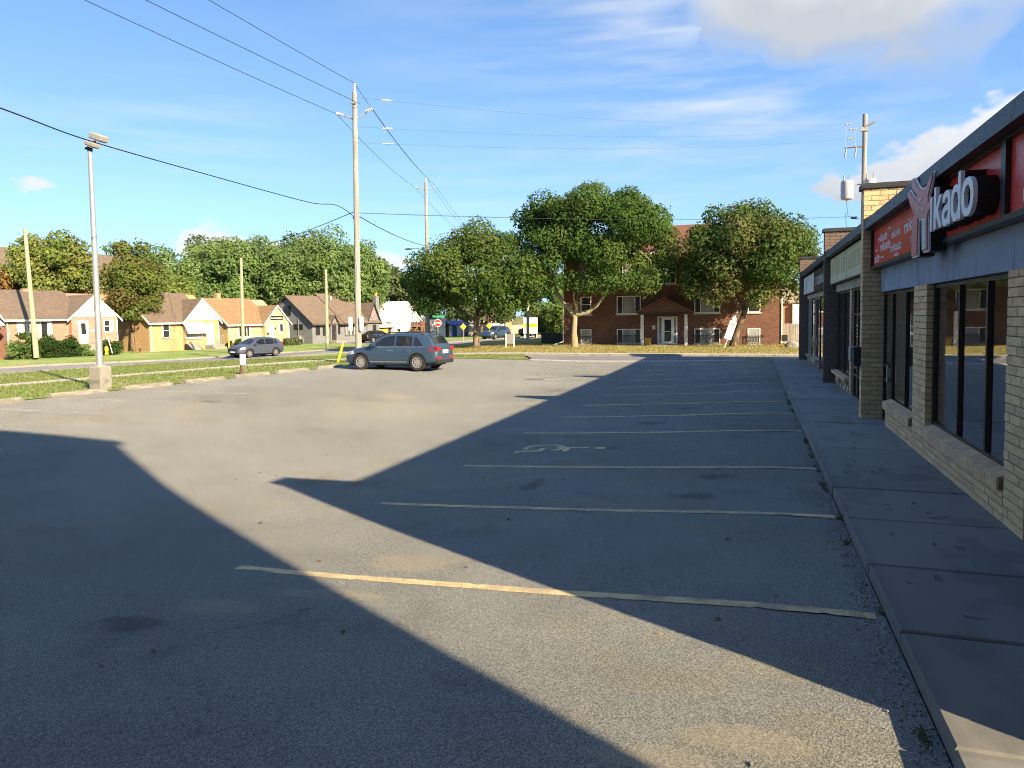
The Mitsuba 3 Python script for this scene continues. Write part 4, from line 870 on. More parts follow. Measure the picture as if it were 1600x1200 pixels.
def pole(name, label, p0, p1, r0, r1, m, group=None, category='utility pole'):
    k = thing(name, label, category, group); part(k, 'shaft', tube(np.linspace(p0, p1, 5), np.linspace(r0, r1, 5), 12), m, smooth=40); return k


def insulator(k, p, d, n=4):
    """a stack of insulator sheds from p along d"""
    p, d = np.array(p, float), np.array(d, float); pts, rad = [], []
    for i in range(n): pts += [p + d * (i / n), p + d * ((i + .5) / n)]; rad += [.05, .085]
    pts.append(p + d); rad.append(.03); part(k, 'insulator', tube(pts, rad, 8), 'porcelain')


P1 = np.array([-19.45, 33.0]); u1 = pole('utility_pole', 'tall weathered wooden utility pole rising behind the blue car', (*P1, -.4), (-19.45, 33.2, 14.0), .17, .12, 'pole_wood')
insulator(u1, (-19.45, 33.2, 14.0), (0, 0, .45)); part(u1, 'arm', cat([tube([(-19.45, 33.2, 12.6), (-20.1, 33.2, 12.85)], .04), tube([(-19.45, 33.2, 12.6), (-18.85, 33.35, 12.95)], .04)]), 'dull_steel')
insulator(u1, (-20.1, 33.1, 12.88), (-.4, 0, .1)); insulator(u1, (-18.9, 33.3, 12.98), (.4, .05, .12)); part(u1, 'clamp', cat([cyl((-19.65, 33.1, 7.55), (-19.3, 33.1, 7.6), .06), cyl((-19.6, 33.05, 13.4), (-19.3, 33.05, 13.4), .05)]), 'dull_steel')
pb = thing('pole_sign', 'pair of white sign boards mounted back to back on the tall wooden pole', 'sign')
for x in (-.43, .22): part(pb, 'board', rbox(-19.45 + x, -19.45 + x + .2, 32.8, 32.84, 1.7, 2.42, .005), 'sign_white')
P2 = np.array([-26.2, 56.0]); u2 = pole('utility_pole', 'second wooden utility pole rising behind the left maple tree', (*P2, -.6), (-26.25, 56.2, 13.8), .17, .12, 'pole_wood')
insulator(u2, (-26.25, 56.2, 13.8), (0, 0, .5)); part(u2, 'arm', cat([tube([(-26.25, 56.2, 13.1), (-26.9, 56.1, 13.35)], .04), tube([(-26.25, 56.2, 13.1), (-25.65, 56.4, 13.35)], .04)]), 'dull_steel'); insulator(u2, (-26.9, 56.1, 13.36), (-.3, 0, .06)); insulator(u2, (-25.7, 56.4, 13.36), (.3, .05, .1))
part(u2, 'lamp_arm', tube([(-26.3, 56.2, 8.0), (-27.5, 57.2, 8.35), (-28.6, 57.9, 8.45)], .035), 'dull_steel'); part(u2, 'lamp_head', rbox(-29.2, -28.5, 57.8, 58.05, 8.36, 8.5, .03), 'dull_steel')
u3 = pole('utility_pole', 'utility pole with hanging transformers behind the plaza roof', (8.2, 61.4, -.3), (8.25, 61.6, 17.5), .22, .17, 'pole_wood')
for x in (7.0, 8.6):
    t = part(u3, 'transformer', trimesh.creation.revolve(np.array([[0, 10.95], [.42, 11.05], [.46, 11.15], [.46, 12.3], [.4, 12.45], [0, 12.5]]), sections=16), 'porcelain', frameM((x, 61.1, .0), (1, 0, 0), (0, 1, 0)), smooth=40)
    part(t, 'bushing', cat([cyl((x - .2, 61.1, 12.4), (x - .25, 61.1, 12.9), .05), cyl((x + .2, 61.1, 12.4), (x + .25, 61.1, 12.9), .05)]), 'dull_steel')
part(u3, 'bracket', cat([box(7.0, 8.9, 61.25, 61.35, 12.1, 12.2), tube([(8.2, 61.4, 16.5), (8.9, 61.3, 16.8)], .09), box(7.9, 8.5, 61.35, 61.5, 16.2, 16.5)]), 'dull_steel')
for z, x in ((16.75, 6.8), (16.35, 7.1), (15.65, 7.0)): insulator(u3, (x, 61.2, z), (.4, .03, .05))
for x in (6.8, 7.5): part(u3, 'cutout', cat([cyl((x, 61.1, 14.2), (x + .12, 61.1, 14.9), .06), tube([(x + .1, 61.1, 14.9), (x, 61.1, 15.6), (x + .1, 61.1, 16.5)], .015, 5)]), 'dull_steel')
part(u3, 'cutout_arm', box(6.8, 8.2, 61.2, 61.27, 14.95, 15.03), 'red_roof'); part(u3, 'drop_wire', cat([tube([(7.0, 61.1, 12.5), (6.95, 61.1, 11), (7.1, 61.1, 9.7), (7.9, 61.2, 9.5)], .02, 5), tube([(6.9, 61.1, 10), (7.0, 61.1, 8.7), (7.9, 61.2, 8.1)], .02, 5), cyl((7.3, 61.1, 9.62), (7.7, 61.1, 9.58), .09), cyl((7.6, 61.1, 8.25), (7.95, 61.1, 8.1), .09)]), 'wire_black')
pole('wood_pole', 'leaning pale green wooden pole in front of the pink house', (-53.87, 42.07, -.5), (-54.79, 42.32, 9.74), .2, .13, 'green_wood'); pole('wood_pole', 'thin pale green wooden pole in front of the tan house', (-40.38, 49.9, -.6), (-40.48, 50.1, 7.5), .15, .11, 'green_wood')
pole('wood_pole', 'thin pale green wooden pole in front of the grey shop door', (-38.11, 59, -.6), (-38.21, 59.2, 7.0), .16, .12, 'green_wood'); sp = pole('sign_post', 'pale wooden post by the road left of the dark green fence', (-22.97, 74.5, -.9), (-22.98, 74.6, 4.2), .17, .15, 'green_wood', category='post')
sb = thing('roadside_sign', 'white roadside sign board with yellow stripe behind the pale post', 'sign'); part(sb, 'board', rbox(-24.6, -22.9, 78.0, 78.08, .35, 2.2, .01), 'sign_white'); part(sb, 'stripe', box(-24.6, -22.9, 77.99, 77.999, 1.1, 1.5), 'yellow'); part(sb, 'post', cat([box(-24.5, -24.4, 78.1, 78.2, -1, 2.1), box(-23.1, -23.0, 78.1, 78.2, -1, 2.1)]), 'white_paint')


def wire(pts, r=.016, sag=0., n=14):
    pts = np.array(pts, float)
    if len(pts) == 2:
        t = np.linspace(0, 1, n)[:, None]; p = pts[0] * (1 - t) + pts[1] * t; p[:, 2] -= (4 * sag * t * (1 - t))[:, 0]
    else:
        s = np.linspace(0, 1, len(pts)); p = np.stack([Pchip(s, pts[:, k])(np.linspace(0, 1, 4 * n)) for k in range(3)], 1)
    return tube(p, r, 5)


for a, b, lab in (((-20.5, -11, 13.2), (-20.45, 33.1, 12.95), 'lowest of the three thin power lines crossing the upper left sky'), ((-19.6, -11, 13.4), (-19.1, 33.1, 13.35), 'middle of the three thin power lines crossing the upper left sky'), ((-18.3, -11, 14.6), (-19.45, 33.2, 14.45), 'topmost of the three thin power lines crossing the upper left sky')):
    solo('power_line', wire([a, b], .013, .35), 'wire_black', lab, 'wire', 'power lines', smooth=True)
for a, b, lab in (((-20.45, 33.1, 12.95), (-27.2, 56.1, 13.42), 'lower thin power line running from the tall pole to the second pole'), ((-18.5, 33.3, 13.1), (-25.4, 56.4, 13.46), 'middle thin power line running from the tall pole to the second pole'), ((-19.45, 33.2, 14.45), (-26.25, 56.2, 14.3), 'upper thin power line running from the tall pole to the second pole')):
    solo('power_line', wire([a, b], .012, .3), 'wire_black', lab, 'wire', 'power lines', smooth=True)
    e = np.array(b) + (np.array(b) - np.array(a)) * 1.6; solo('power_line', wire([b, e], .012, .4), 'wire_black', f'{lab.split()[0]} thin power line running on from the second pole behind the left maple tree', 'wire', 'power lines', smooth=True)
for z, zb, y in ((13.7, 16.75, 'topmost'), (12.2, 16.35, 'middle'), (11.4, 15.65, 'lowest')):
    solo('power_line', wire([(-19.3, 33.1, z), (6.6, 61.2, zb)], .007, .5), 'far_wire', f'{y} of the three faint power lines across the middle sky to the transformer pole', 'wire', 'power lines', smooth=True)
    a = np.array([-19.3, 33.1, z]); d = np.array([25.9, 28.1, zb - z]); st = thing('line_insulator', f'white insulator on the {y} faint power line right of the tall pole', 'insulator', 'white insulators on the power lines'); p = a + d * .035; p[2] -= .07; part(st, 'body', tube([p, p + d * .008, p + d * .016], [.02, .035, .02], 8), 'porcelain')
solo('phone_line', wire([(-19.3, 33.1, 7.8), (7.8, 61.2, 9.7)], .015, .3), 'wire_black', 'black phone cable crossing in front of the maple crowns', 'wire', smooth=True); solo('phone_line', wire([(-26.1, 56.1, 5.3), (-9, 57.2 - 3.2, 5.45), (7.9, 61.2, 5.9)], .014), 'wire_black', 'lower phone cable crossing the maple crowns and brick facade', 'wire', smooth=True)
solo('phone_cable', wire([(-13.0, 4.0, 6.7), (-15.92, 11.85, 7.13), (-17.52, 15.55, 7.38), (-18.51, 20.51, 7.57), (-19.35, 29.0, 7.72), (-19.5, 31.2, 7.95), (-19.55, 33.0, 7.6)], .019), 'wire_black', 'thick black cable from the left edge past the lamp head to the tall pole', 'wire', smooth=True)
solo('phone_cable', wire([(-19.5, 33.1, 7.75), (-26.1, 56.0, 8.4)], .024, .25), 'wire_black', 'black cable dropping from the tall pole to the second pole', 'wire', smooth=True); solo('phone_cable', wire([(-19.5, 33.1, 7.9), (-60, 62, 8.6)], .02, .8), 'wire_black', 'thin cable from the tall pole to the trees above the houses', 'wire', smooth=True)

# ------------------------------------------------------------------ signs and small things along the streets
ls = thing('leaning_sign', 'white sign board on a leaning stake in front of the right maple trunk', 'sign'); p0, p1 = np.array([-1.75, 51.9, -.1]), np.array([-.85, 52.6, 2.6]); part(ls, 'stake', tube([p0, p1], .035, 8), 'offwhite')
d = (p1 - p0) / np.linalg.norm(p1 - p0); LS = frameM(p0 + d * .75, (d[2], 0, -d[0]) / np.hypot(d[0], d[2]), (0, -1, 0), d); part(ls, 'board', box(-.24, .24, .04, .07, 0, 1.35), 'sign_white', LS); part(ls, 'panel', box(-.14, .14, .04, .07, 1.38, 1.7), 'sign_white', LS)
for q in ((-.16, .16, .95, 1.2), (-.16, .12, .62, .72), (-.16, .16, .4, .46), (-.14, .1, .2, .26)): part(ls, 'lettering', box(q[0], q[1], .07, .074, q[2], q[3]), 'dull_steel', LS)
af = thing('sandwich_board', 'grey sign panel between two white legs on the dry lawn', 'sign'); part(af, 'panel', box(-17.75, -17.2, 52.0, 52.05, .25, 1.0), 'dull_steel')
for x in (-17.82, -17.18): part(af, 'leg', rbox(x, x + .07, 51.98, 52.06, -.1, 1.05, .01), 'white_paint')
ss = thing('stop_sign', 'red octagonal stop sign on a steel post beside the left maple crown', 'sign'); o8 = [(.38 * math.cos(math.radians(22.5 + 45 * k)), .38 * math.sin(math.radians(22.5 + 45 * k))) for k in range(8)]
vd = np.array([31.05, -68.78, 0]) / np.hypot(31.05, 68.78); rr = np.array([-vd[1], vd[0], 0]); SMX = frameM((-31.05, 68.78, 1.75), rr, -vd)
part(ss, 'plate', prism(Polygon(o8), -.01, .01, 'xz'), 'red_letter', SMX); part(ss, 'border', prism(Polygon(o8).buffer(.03).difference(Polygon(o8)), -.01, .01, 'xz'), 'sign_white', SMX); m = meshkit.text_mesh('STOP', .2, .004, True); m.apply_translation((-np.ptp(m.vertices[:, 0]) / 2, -.1, 0)); m.apply_transform(frameM((0, -.012, 0), (1, 0, 0), (0, 0, 1), (0, -1, 0))); part(ss, 'lettering', m, 'sign_white', SMX); part(ss, 'post', cyl((0, .03, -2.6), (0, .03, .9), .035), 'steel', SMX)
sn = thing('street_sign', 'green street name plate on top of the stop sign post', 'sign'); part(sn, 'plate', box(-.55, .75, -.02, .02, .55, .8), 'green_sign', SMX)
for x, dy, nm in ((3.0, 10, 'first'), (6.4, 14, 'second')):
    k = thing('crossing_sign', f'{nm} yellow warning sign on a thin post left of the left maple trunk', 'sign', 'yellow warning signs'); c = np.array([-31.05, 68.78, 0]) + rr * x - vd * dy; M = frameM((c[0], c[1], 1.2), rr, -vd); part(k, 'plate', prism(Polygon([(0, .38), (.38, 0), (0, -.38), (-.38, 0)]), -.01, .01, 'xz'), 'yellow', M); part(k, 'post', cyl((0, .03, -2.2), (0, .03, .3), .04), 'steel', M)
hb = thing('fire_hydrant', 'yellow fire hydrant on the grass right of the lamp post', 'hydrant'); hx = HM @ np.array([33.6, -3.2, -.55, 1]); part(hb, 'body', trimesh.creation.revolve(np.array([[0, 0], [.17, 0], [.17, .06], [.12, .08], [.12, .5], [.16, .52], [.13, .62], [.04, .72], [0, .72]]), sections=14), 'yellow', frameM(hx[:3], (1, 0, 0), (0, 1, 0)), smooth=40); part(hb, 'nozzle', cat([cyl(hx[:3] + (-.2, 0, .38), hx[:3] + (.2, 0, .38), .06)]), 'yellow')
p = HM @ np.array([47.1, -1.5, 0, 1]); k = thing('bollard', 'thin yellow bollard by the step of the yellow house', 'post'); part(k, 'tube', cyl((p[0], p[1], -.9), (p[0], p[1], .9), .08), 'yellow'); part(k, 'cap', cyl((p[0], p[1], .9), (p[0], p[1], .93), .083), 'offwhite')
p, q = HM @ np.array([34.2, -3.0, -.5, 1]), HM @ np.array([33.9, -2.9, 1.0, 1]); k = thing('stake', 'thin white stake leaning beside the yellow hydrant', 'stake'); part(k, 'rod', cyl(p[:3], q[:3], .035, 8), 'white_paint'); part(k, 'tip', cyl(q[:3], q[:3] + (0, 0, .05), .04, 8), 'offwhite')
p = HM @ np.array([71.3, -3.0, -.6, 1]); k = thing('litter_sign', 'bright yellow green roadside marker right of the black car', 'sign'); part(k, 'panel', rbox(p[0] - .45, p[0] + .45, p[1], p[1] + .05, -.1, .55, .01), 'hi_vis'); part(k, 'stand', rbox(p[0] - .3, p[0] + .3, p[1] - .1, p[1] + .2, -.8, -.1, .02), 'plastic_black')
cbk = thing('catch_basin', 'dark iron drain grate set in the sunlit part of the lot', 'drain'); cbx, cby = -8.6, 28.9
part(cbk, 'frame', sheet(Polygon([(cbx - .5, cby - .4), (cbx + .5, cby - .4), (cbx + .5, cby + .4), (cbx - .5, cby + .4)]), .006, .5), 'dull_steel')
for k in range(7): part(cbk, 'slot', sheet(sbox(cbx - .42 + .12 * k, cby - .33, cbx - .36 + .12 * k, cby + .33), .011, .5), 'plastic_black')
rk = thing('boulder', 'pale boulder on the dry lawn beside the weathered grey fence', 'rock'); m = trimesh.creation.icosphere(3, 1.); m.vertices *= (.45, .35, .3); m.vertices *= 1 + (meshkit.fbm(m.vertices * 3, 3, 2) - .5)[:, None] * .8; m.apply_translation((2.75, 53.2, .1)); part(rk, 'stone', m, 'concrete', smooth=True)

# ------------------------------------------------------------------ trees and shrubs
GREEN = [(.060, .120, .028), (.076, .145, .036), (.098, .165, .045), (.12, .175, .05)]
BRIGHT = [(.14, .22, .07), (.17, .26, .09), (.195, .28, .105), (.15, .23, .09)]
YELL = [(.24, .27, .075), (.19, .25, .07), (.15, .22, .055), (.21, .22, .075)]
RUST = [(.15, .19, .05), (.12, .18, .045), (.18, .135, .06), (.14, .19, .055)]
OLIVE = [(.11, .15, .065), (.135, .175, .08), (.09, .13, .06)]
TURN = [(.07, .13, .032), (.09, .15, .042), (.125, .165, .05), (.155, .15, .06)]
SHRUB = [(.05, .105, .03), (.07, .13, .04), (.045, .09, .03)]


def leaf_mesh(C, R, n, size, pal, seed, up=.3, fill=.25, bright=.15, clump_pal=.65):
    """n leaves spread over clumps with centres C and radii R: a vertex-coloured mesh of small folded leaves"""
    r = np.random.default_rng(seed); C, R = np.atleast_2d(C), np.atleast_2d(R); w = (R[:, 0] * R[:, 1] + R[:, 0] * R[:, 2]); ci = r.choice(len(C), n, p=w / w.sum())
    d = r.normal(size=(n, 3)); d /= np.linalg.norm(d, axis=1, keepdims=True)
    rad = np.where(r.random(n) < fill, r.random(n) ** .5 * .8, .74 + .31 * r.random(n))
    rad *= .72 + .56 * meshkit.noise(d * 2.3 + ci[:, None] * 7.1, seed)
    p = C[ci] + d * R[ci] * rad[:, None]
    nr = d * .95 + r.normal(size=(n, 3)) * .48 + np.array([0, 0, up]); nr /= np.linalg.norm(nr, axis=1, keepdims=True)
    t = np.cross(nr, r.normal(size=(n, 3))); t /= np.linalg.norm(t, axis=1, keepdims=True); b = np.cross(nr, t); s = size * r.uniform(.6, 1.35, (n, 1))
    fold = nr * s * r.uniform(-.1, .35, (n, 1))
    v = np.stack([p - t * s * .62, p + b * s * .42 + fold, p + t * s * .62, p - b * s * .42 + fold], 1).reshape(-1, 3)
    k = np.arange(n)[:, None] * 4; f = np.vstack([k + [[0, 1, 2]], k + [[0, 2, 3]]])
    pal = np.array(pal); ck = r.integers(0, len(pal), len(C)); pick = np.where(r.random(n) < clump_pal, ck[ci], r.integers(0, len(pal), n))
    c = 1.22 * pal[pick] * r.uniform(1 - bright, 1 + bright, (n, 1)) * r.uniform(.88, 1.12, len(C))[ci][:, None]
    return (v, f), np.repeat(c, 4, 0)


def clumps(c, rad, n, size, seed, lo=.5, hi=.92, flat=-.75):
    r = np.random.default_rng(seed); d = r.normal(size=(n * 6, 3)); d /= np.linalg.norm(d, axis=1, keepdims=True); d = d[d[:, 2] > flat]
    out = []
    for v in d:                                             # keep the clumps apart
        q = np.array(c) + v * np.array(rad) * r.uniform(lo, hi)
        if all(np.linalg.norm((q - o) / np.array(rad)) > 1.15 / math.sqrt(n) for o in out): out.append(q)
        if len(out) >= n: break
    out = np.array(out); s = size * r.uniform(.7, 1.25, (len(out), 1)); return out, s * r.uniform(.8, 1.2, (len(out), 3)) * (1, 1, .8)


def limb(p, q, r0, r1, seed, bend=.12, n=6):
    r = np.random.default_rng(seed); t = np.linspace(0, 1, n)[:, None]; L = np.linalg.norm(np.array(q) - p); pts = np.array(p) * (1 - t) + np.array(q) * t
    pts += np.sin(t * np.pi) * r.normal(0, bend, 3) * L * .5 + np.array([0, 0, 1.]) * np.sin(t * np.pi) * L * .06; pts[1:-1] += r.normal(0, .03 * L, (n - 2, 3))
    return tube(pts, np.linspace(r0, r1, n), 8)


def tree(name, label, trunk, rad, C, R, n, size, pal, seed, bark='bark', group=None, forks=(), nl=14, category='tree', **kw):
    k = thing(name, label, category, group); tr = np.array(trunk, float); rr = np.linspace(rad, rad * .62, len(tr)); rr[0] *= 1.28
    part(k, 'trunk', tube(tr, rr, 12), bark, smooth=60)
    r = np.random.default_rng(seed); bs = []; topp = tr[-1]
    for i, (pts, r0, r1) in enumerate(forks): bs.append(tube(np.array(pts, float), np.linspace(r0, r1, len(pts)), 9))
    starts = [topp] + [np.array(f[0][-1], float) for f in forks]
    idx = r.permutation(len(C))[:nl]
    for i in idx:
        s = starts[int(np.argmin([np.linalg.norm(C[i] - q) for q in starts]))]; bs.append(limb(s, C[i], rad * .42, rad * .1, seed + i))
        for _ in range(2):
            e = C[i] + np.clip(r.normal(0, .35, 3), -.55, .55) * R[i]; bs.append(limb(C[i], e, rad * .1, .02, seed + i + 50, n=4))
    part(k, 'limbs', cat(bs), bark, smooth=60)
    m, c = leaf_mesh(C, R, n, size, pal, seed, **kw); part(k, 'crown', m, 'foliage', color=c); return k


C1, R1 = clumps((-20.0, 52, 5.5), (5.5, 4.2, 3.5), 54, 1.3, 1)
C1 = np.vstack([C1, [(-24.6, 51.5, 3.6), (-24.9, 52, 4.7), (-23.3, 50.6, 3.3), (-20.2, 52, 8.7), (-21.4, 52, 8.4), (-15.2, 52, 5.4), (-16.3, 51.3, 4.1), (-17.5, 51.5, 3.4), (-14.6, 51.6, 6.2), (-15.0, 51.2, 4.6), (-16.2, 51.6, 6.9)]]); R1 = np.vstack([R1, np.tile([1.2, 1.1, .95], (11, 1))])
tree('maple_tree', 'broad dark trunked maple tree on the lawn right of the blue car', [(-20.2, 52, -.2), (-20.25, 52, 1.2), (-20.15, 52, 2.6)], .25, C1, R1, 42000, .175, GREEN + [(.12, .14, .04)], 101, forks=[([(-20.2, 52, 2.2), (-19.2, 51.8, 2.7), (-17.8, 51.6, 3.3), (-16.8, 51.5, 4.4)], .14, .07), ([(-20.2, 52, 2.0), (-21.2, 51.8, 2.7), (-22.6, 51.6, 3.6)], .13, .07), ([(-20.15, 52, 2.5), (-20.0, 52.2, 4.5), (-20.3, 52, 6.5)], .17, .08)], nl=24)
C2, R2 = clumps((-11.5, 53, 8.5), (6.3, 3.5, 3.6), 62, 1.32, 2, lo=.45)
C2 = np.vstack([C2, [(-7.2, 52.2, 4.6), (-8.4, 51.8, 4.9), (-6.4, 52.6, 5.2), (-9.8, 51.6, 4.7), (-11.3, 51.6, 4.8), (-17.2, 53, 8.0), (-16.6, 53, 6.4), (-5.8, 53, 6.4), (-6.0, 53, 8.0), (-12.9, 51.5, 5.0)]]); R2 = np.vstack([R2, np.tile([1.15, 1.0, .9], (10, 1))])
tree('maple_tree', 'tall spreading maple tree with pale forked trunk in front of the brick apartment building', [(-12.63, 53, -.2), (-12.68, 53, 1.0), (-12.6, 53, 2.3), (-12.5, 53, 2.75)], .25, C2, R2, 48000, .175, GREEN, 202, 'pale_bark', forks=[([(-12.6, 53, 2.3), (-13.2, 53, 3.0), (-13.9, 52.9, 4.0), (-14.4, 52.8, 5.3), (-15.2, 52.8, 6.8)], .19, .08), ([(-12.5, 53, 2.4), (-11.6, 53, 2.6), (-10.9, 53, 3.1), (-10.35, 53, 3.8), (-10.1, 53, 4.4)], .17, .1), ([(-12.5, 53, 2.6), (-12.4, 53.3, 4.5), (-12.0, 53.3, 7.0), (-11.6, 53, 9.5)], .17, .07), ([(-14.2, 52.8, 4.6), (-14.9, 52.9, 5.0), (-15.8, 52.8, 5.9)], .09, .05), ([(-12.2, 53.2, 5.5), (-10.4, 53, 6.6), (-8.8, 53, 7.6)], .1, .05)], nl=26)
C3, R3 = clumps((-.4, 53.3, 6.6), (4.4, 3.8, 3.5), 56, 1.28, 3, lo=.42)
C3 = np.vstack([C3, [(-3.9, 52.6, 4.2), (-4.2, 53, 5.2), (-2.4, 52, 3.7), (2.8, 53, 4.0), (3.4, 53.5, 7.6), (3.6, 53.6, 6.0), (.6, 52.2, 3.5)]]); R3 = np.vstack([R3, np.tile([1.1, 1.0, .9], (7, 1))])
tree('maple_tree', 'round maple tree with bronzing leaves beside the shopping plaza end', [(-1.2, 54, -.2), (-1.0, 54, .9), (-.55, 54, 2.0), (-.25, 54, 3.0)], .27, C3, R3, 42000, .18, TURN, 303, forks=[([(-.4, 54, 2.5), (-1.3, 53.8, 3.6), (-2.6, 53.6, 5.0)], .15, .07), ([(-.3, 54, 2.8), (.9, 53.8, 4.2), (2.2, 53.8, 6.0)], .15, .07)], nl=22)

spec = [(-76.5, 80.5, 6.5, 6.0, 'leftmost of the tall green trees, behind the pink house roof'), (-73, 83, 7.4, 5.0, 'tall green tree behind the yellow house chimney'), (-69, 82, 7.6, 5.2, 'tall green tree behind the ridge of the tan house'), (-64.5, 85, 7.7, 5.6, 'tall green tree just left of the thin pale pole'),
        (-60, 85.5, 7.0, 5.2, 'tall green tree above the left gable of the grey shop'), (-56.5, 87, 7.8, 5.4, 'tall green tree above the grey shop roof'), (-52.8, 88, 7.4, 4.8, 'tall green tree left of the tall wooden pole'), (-79, 92, 8.6, 6.5, 'dark green tree at the back behind the reddish tree'), (-66, 94, 9.0, 6.5, 'dark green tree at the back of the tree row')]
for i, (x, y, z, r, lab) in enumerate(spec):
    C, R = clumps((x, y, z), (r, r * .9, 6.3 if i < 7 else 7), 38, 1.9, 20 + i)
    tree('poplar_tree', lab, [(x, y, -1.2), (x + .2, y, 2.0), (x, y, 4.5)], .3, C, R, 18000, .32, BRIGHT if i < 7 else OLIVE, 400 + i, group='tall trees behind the houses', nl=8)
for i, (x, y, z, r, rz, lab, pal) in enumerate(((-57, 107, 6.0, 4.8, 6.2, 'olive drooping tree just right of the tall wooden pole', OLIVE), (-52, 108, 5.4, 4.6, 5.6, 'olive tree behind the white house', OLIVE), (-38, 100, 4.2, 5, 4.5, 'olive tree behind the red brick store', OLIVE), (-28, 104, 4, 5, 4.5, 'green tree behind the brown gabled house', BRIGHT))):
    C, R = clumps((x, y, z), (r, r, rz), 30, 1.5, 60 + i); tree('willow_tree', lab, [(x, y, -1.3), (x, y, 1.5), (x, y, 3.5)], .25, C, R, 10000, .36, pal, 430 + i, nl=6)
C, R = clumps((-72.0, 58.8, 7.3), (4.6, 4.2, 5.2), 40, 1.5, 71); tree('yellowing_tree', 'yellow leaved tree behind the pink house left of the lamp post', [(-72, 58.8, -1), (-72, 58.8, 2), (-72, 58.8, 4)], .25, C, R, 14000, .3, YELL, 451, nl=10)
C, R = clumps((-76.8, 57.5, 5.0), (3.4, 3, 3.6), 20, 1.4, 72); tree('yellowing_tree', 'rusty orange tree at the left edge behind the pink house', [(-77, 57.5, -1), (-77, 57.5, 2.5)], .2, C, R, 7000, .3, [(.3, .2, .07), (.22, .18, .06), (.26, .14, .06)], 452, nl=6)
C, R = clumps((-57.6, 55.2, 5.6), (3.1, 2.4, 5.0), 42, 1.15, 73); 
tree('rusty_tree', 'green and rust coloured tree between the pink and yellow houses', [(-57.8, 55.2, -1), (-57.7, 55.2, 1.5), (-57.6, 55.2, 3.5)], .2, C, R, 15000, .24, RUST, 453, nl=12)
C, R = clumps((-64.3, 67, 4.6), (3.4, 3, 3.2), 20, 1.3, 74); tree('rusty_tree', 'small yellow brown tree behind the yellow house chimney', [(-64, 67, -1), (-64, 67, 2)], .18, C, R, 6000, .28, YELL[1:], 454, nl=6)
C, R = clumps((-20.6, 82.4, 2.0), (3.0, 2.6, 2.7), 22, 1.0, 75); tree('young_tree', 'light green tree in sunlight left of the apartment building', [(-20.6, 82.4, -.8), (-20.6, 82.4, .8)], .14, C, R, 9000, .24, [(.12, .19, .04), (.15, .2, .05), (.10, .16, .04)], 455, nl=6)
C, R = clumps((-25.5, 86, 1.2), (1.5, 1.4, 2.0), 12, .8, 76); tree('young_tree', 'small brownish tree right of the roadside sign', [(-25.5, 86, -.9), (-25.5, 86, .6)], .1, C, R, 3500, .22, TURN, 456, nl=4)


def bush(label, a, b, z0, r, rz, n, size, pal, seed, group=None, name='shrub'):
    p = (HM @ np.array([a, b, z0, 1]))[:3]; k = thing(name, label, 'shrub', group)
    C, R = clumps(p + (0, 0, rz * .5), (r, r * .8, rz * .62), 18, r * .42, seed, flat=-1); m, c = leaf_mesh(C, R, n, size, pal, seed); part(k, 'leaves', m, 'foliage', color=c)
    part(k, 'stems', cat([tube([p + (0, 0, -.1), p + (C[i] - p) * .5, C[i]], [.04, .03, .015], 5) for i in range(min(6, len(C)))]), 'bark')


bush('round dark shrub behind the leaning pole, left of the bungalow window', 27.3, -2.6, -.6, 1.05, 1.95, 5000, .12, BRIGHT[:2] + SHRUB[:1], 81)
bush('wide dark evergreen shrub under the pink house window', 29.4, -2.2, -.6, 1.15, 1.6, 4500, .11, SHRUB, 82); bush('dark evergreen shrub just left of the pink house door', 31.0, -2.2, -.6, 1.05, 1.5, 4000, .11, SHRUB, 83)
bush('small bright green shrub left of the yellow hydrant', 32.3, -2.6, -.6, .7, .85, 2500, .1, BRIGHT, 84); bush('dark shrub at the right corner of the pink house', 34.6, -2.0, -.6, 1.0, 1.15, 3500, .11, SHRUB, 85)
bush('small dark shrub hiding the front step corner of the tan house', 48.6, -1.4, -.8, .7, 1.0, 2000, .1, SHRUB, 86); bush('small reddish shrub beside the thin yellow bollard', 47.5, -1.0, -.8, .5, .9, 1500, .1, [(.16, .06, .05), (.1, .07, .04)], 87)
hk = thing('hedge', 'clipped box hedge between the tan house and the grey shop', 'hedge'); C = np.array([(HM @ np.array([54.2 + .3 * i, -2.2 + .3 * j, -.65 + .3 * q, 1]))[:3] for i in range(6) for j in range(3) for q in range(3)]); m, c = leaf_mesh(C, np.full((len(C), 3), .26), 5000, .09, SHRUB + BRIGHT[:1], 88); part(hk, 'leaves', m, 'foliage', color=c)
part(hk, 'core', rbox(54.15, 55.75, -2.25, -1.55, -1, .1, .05), 'bark', HM)

# ------------------------------------------------------------------ vehicles


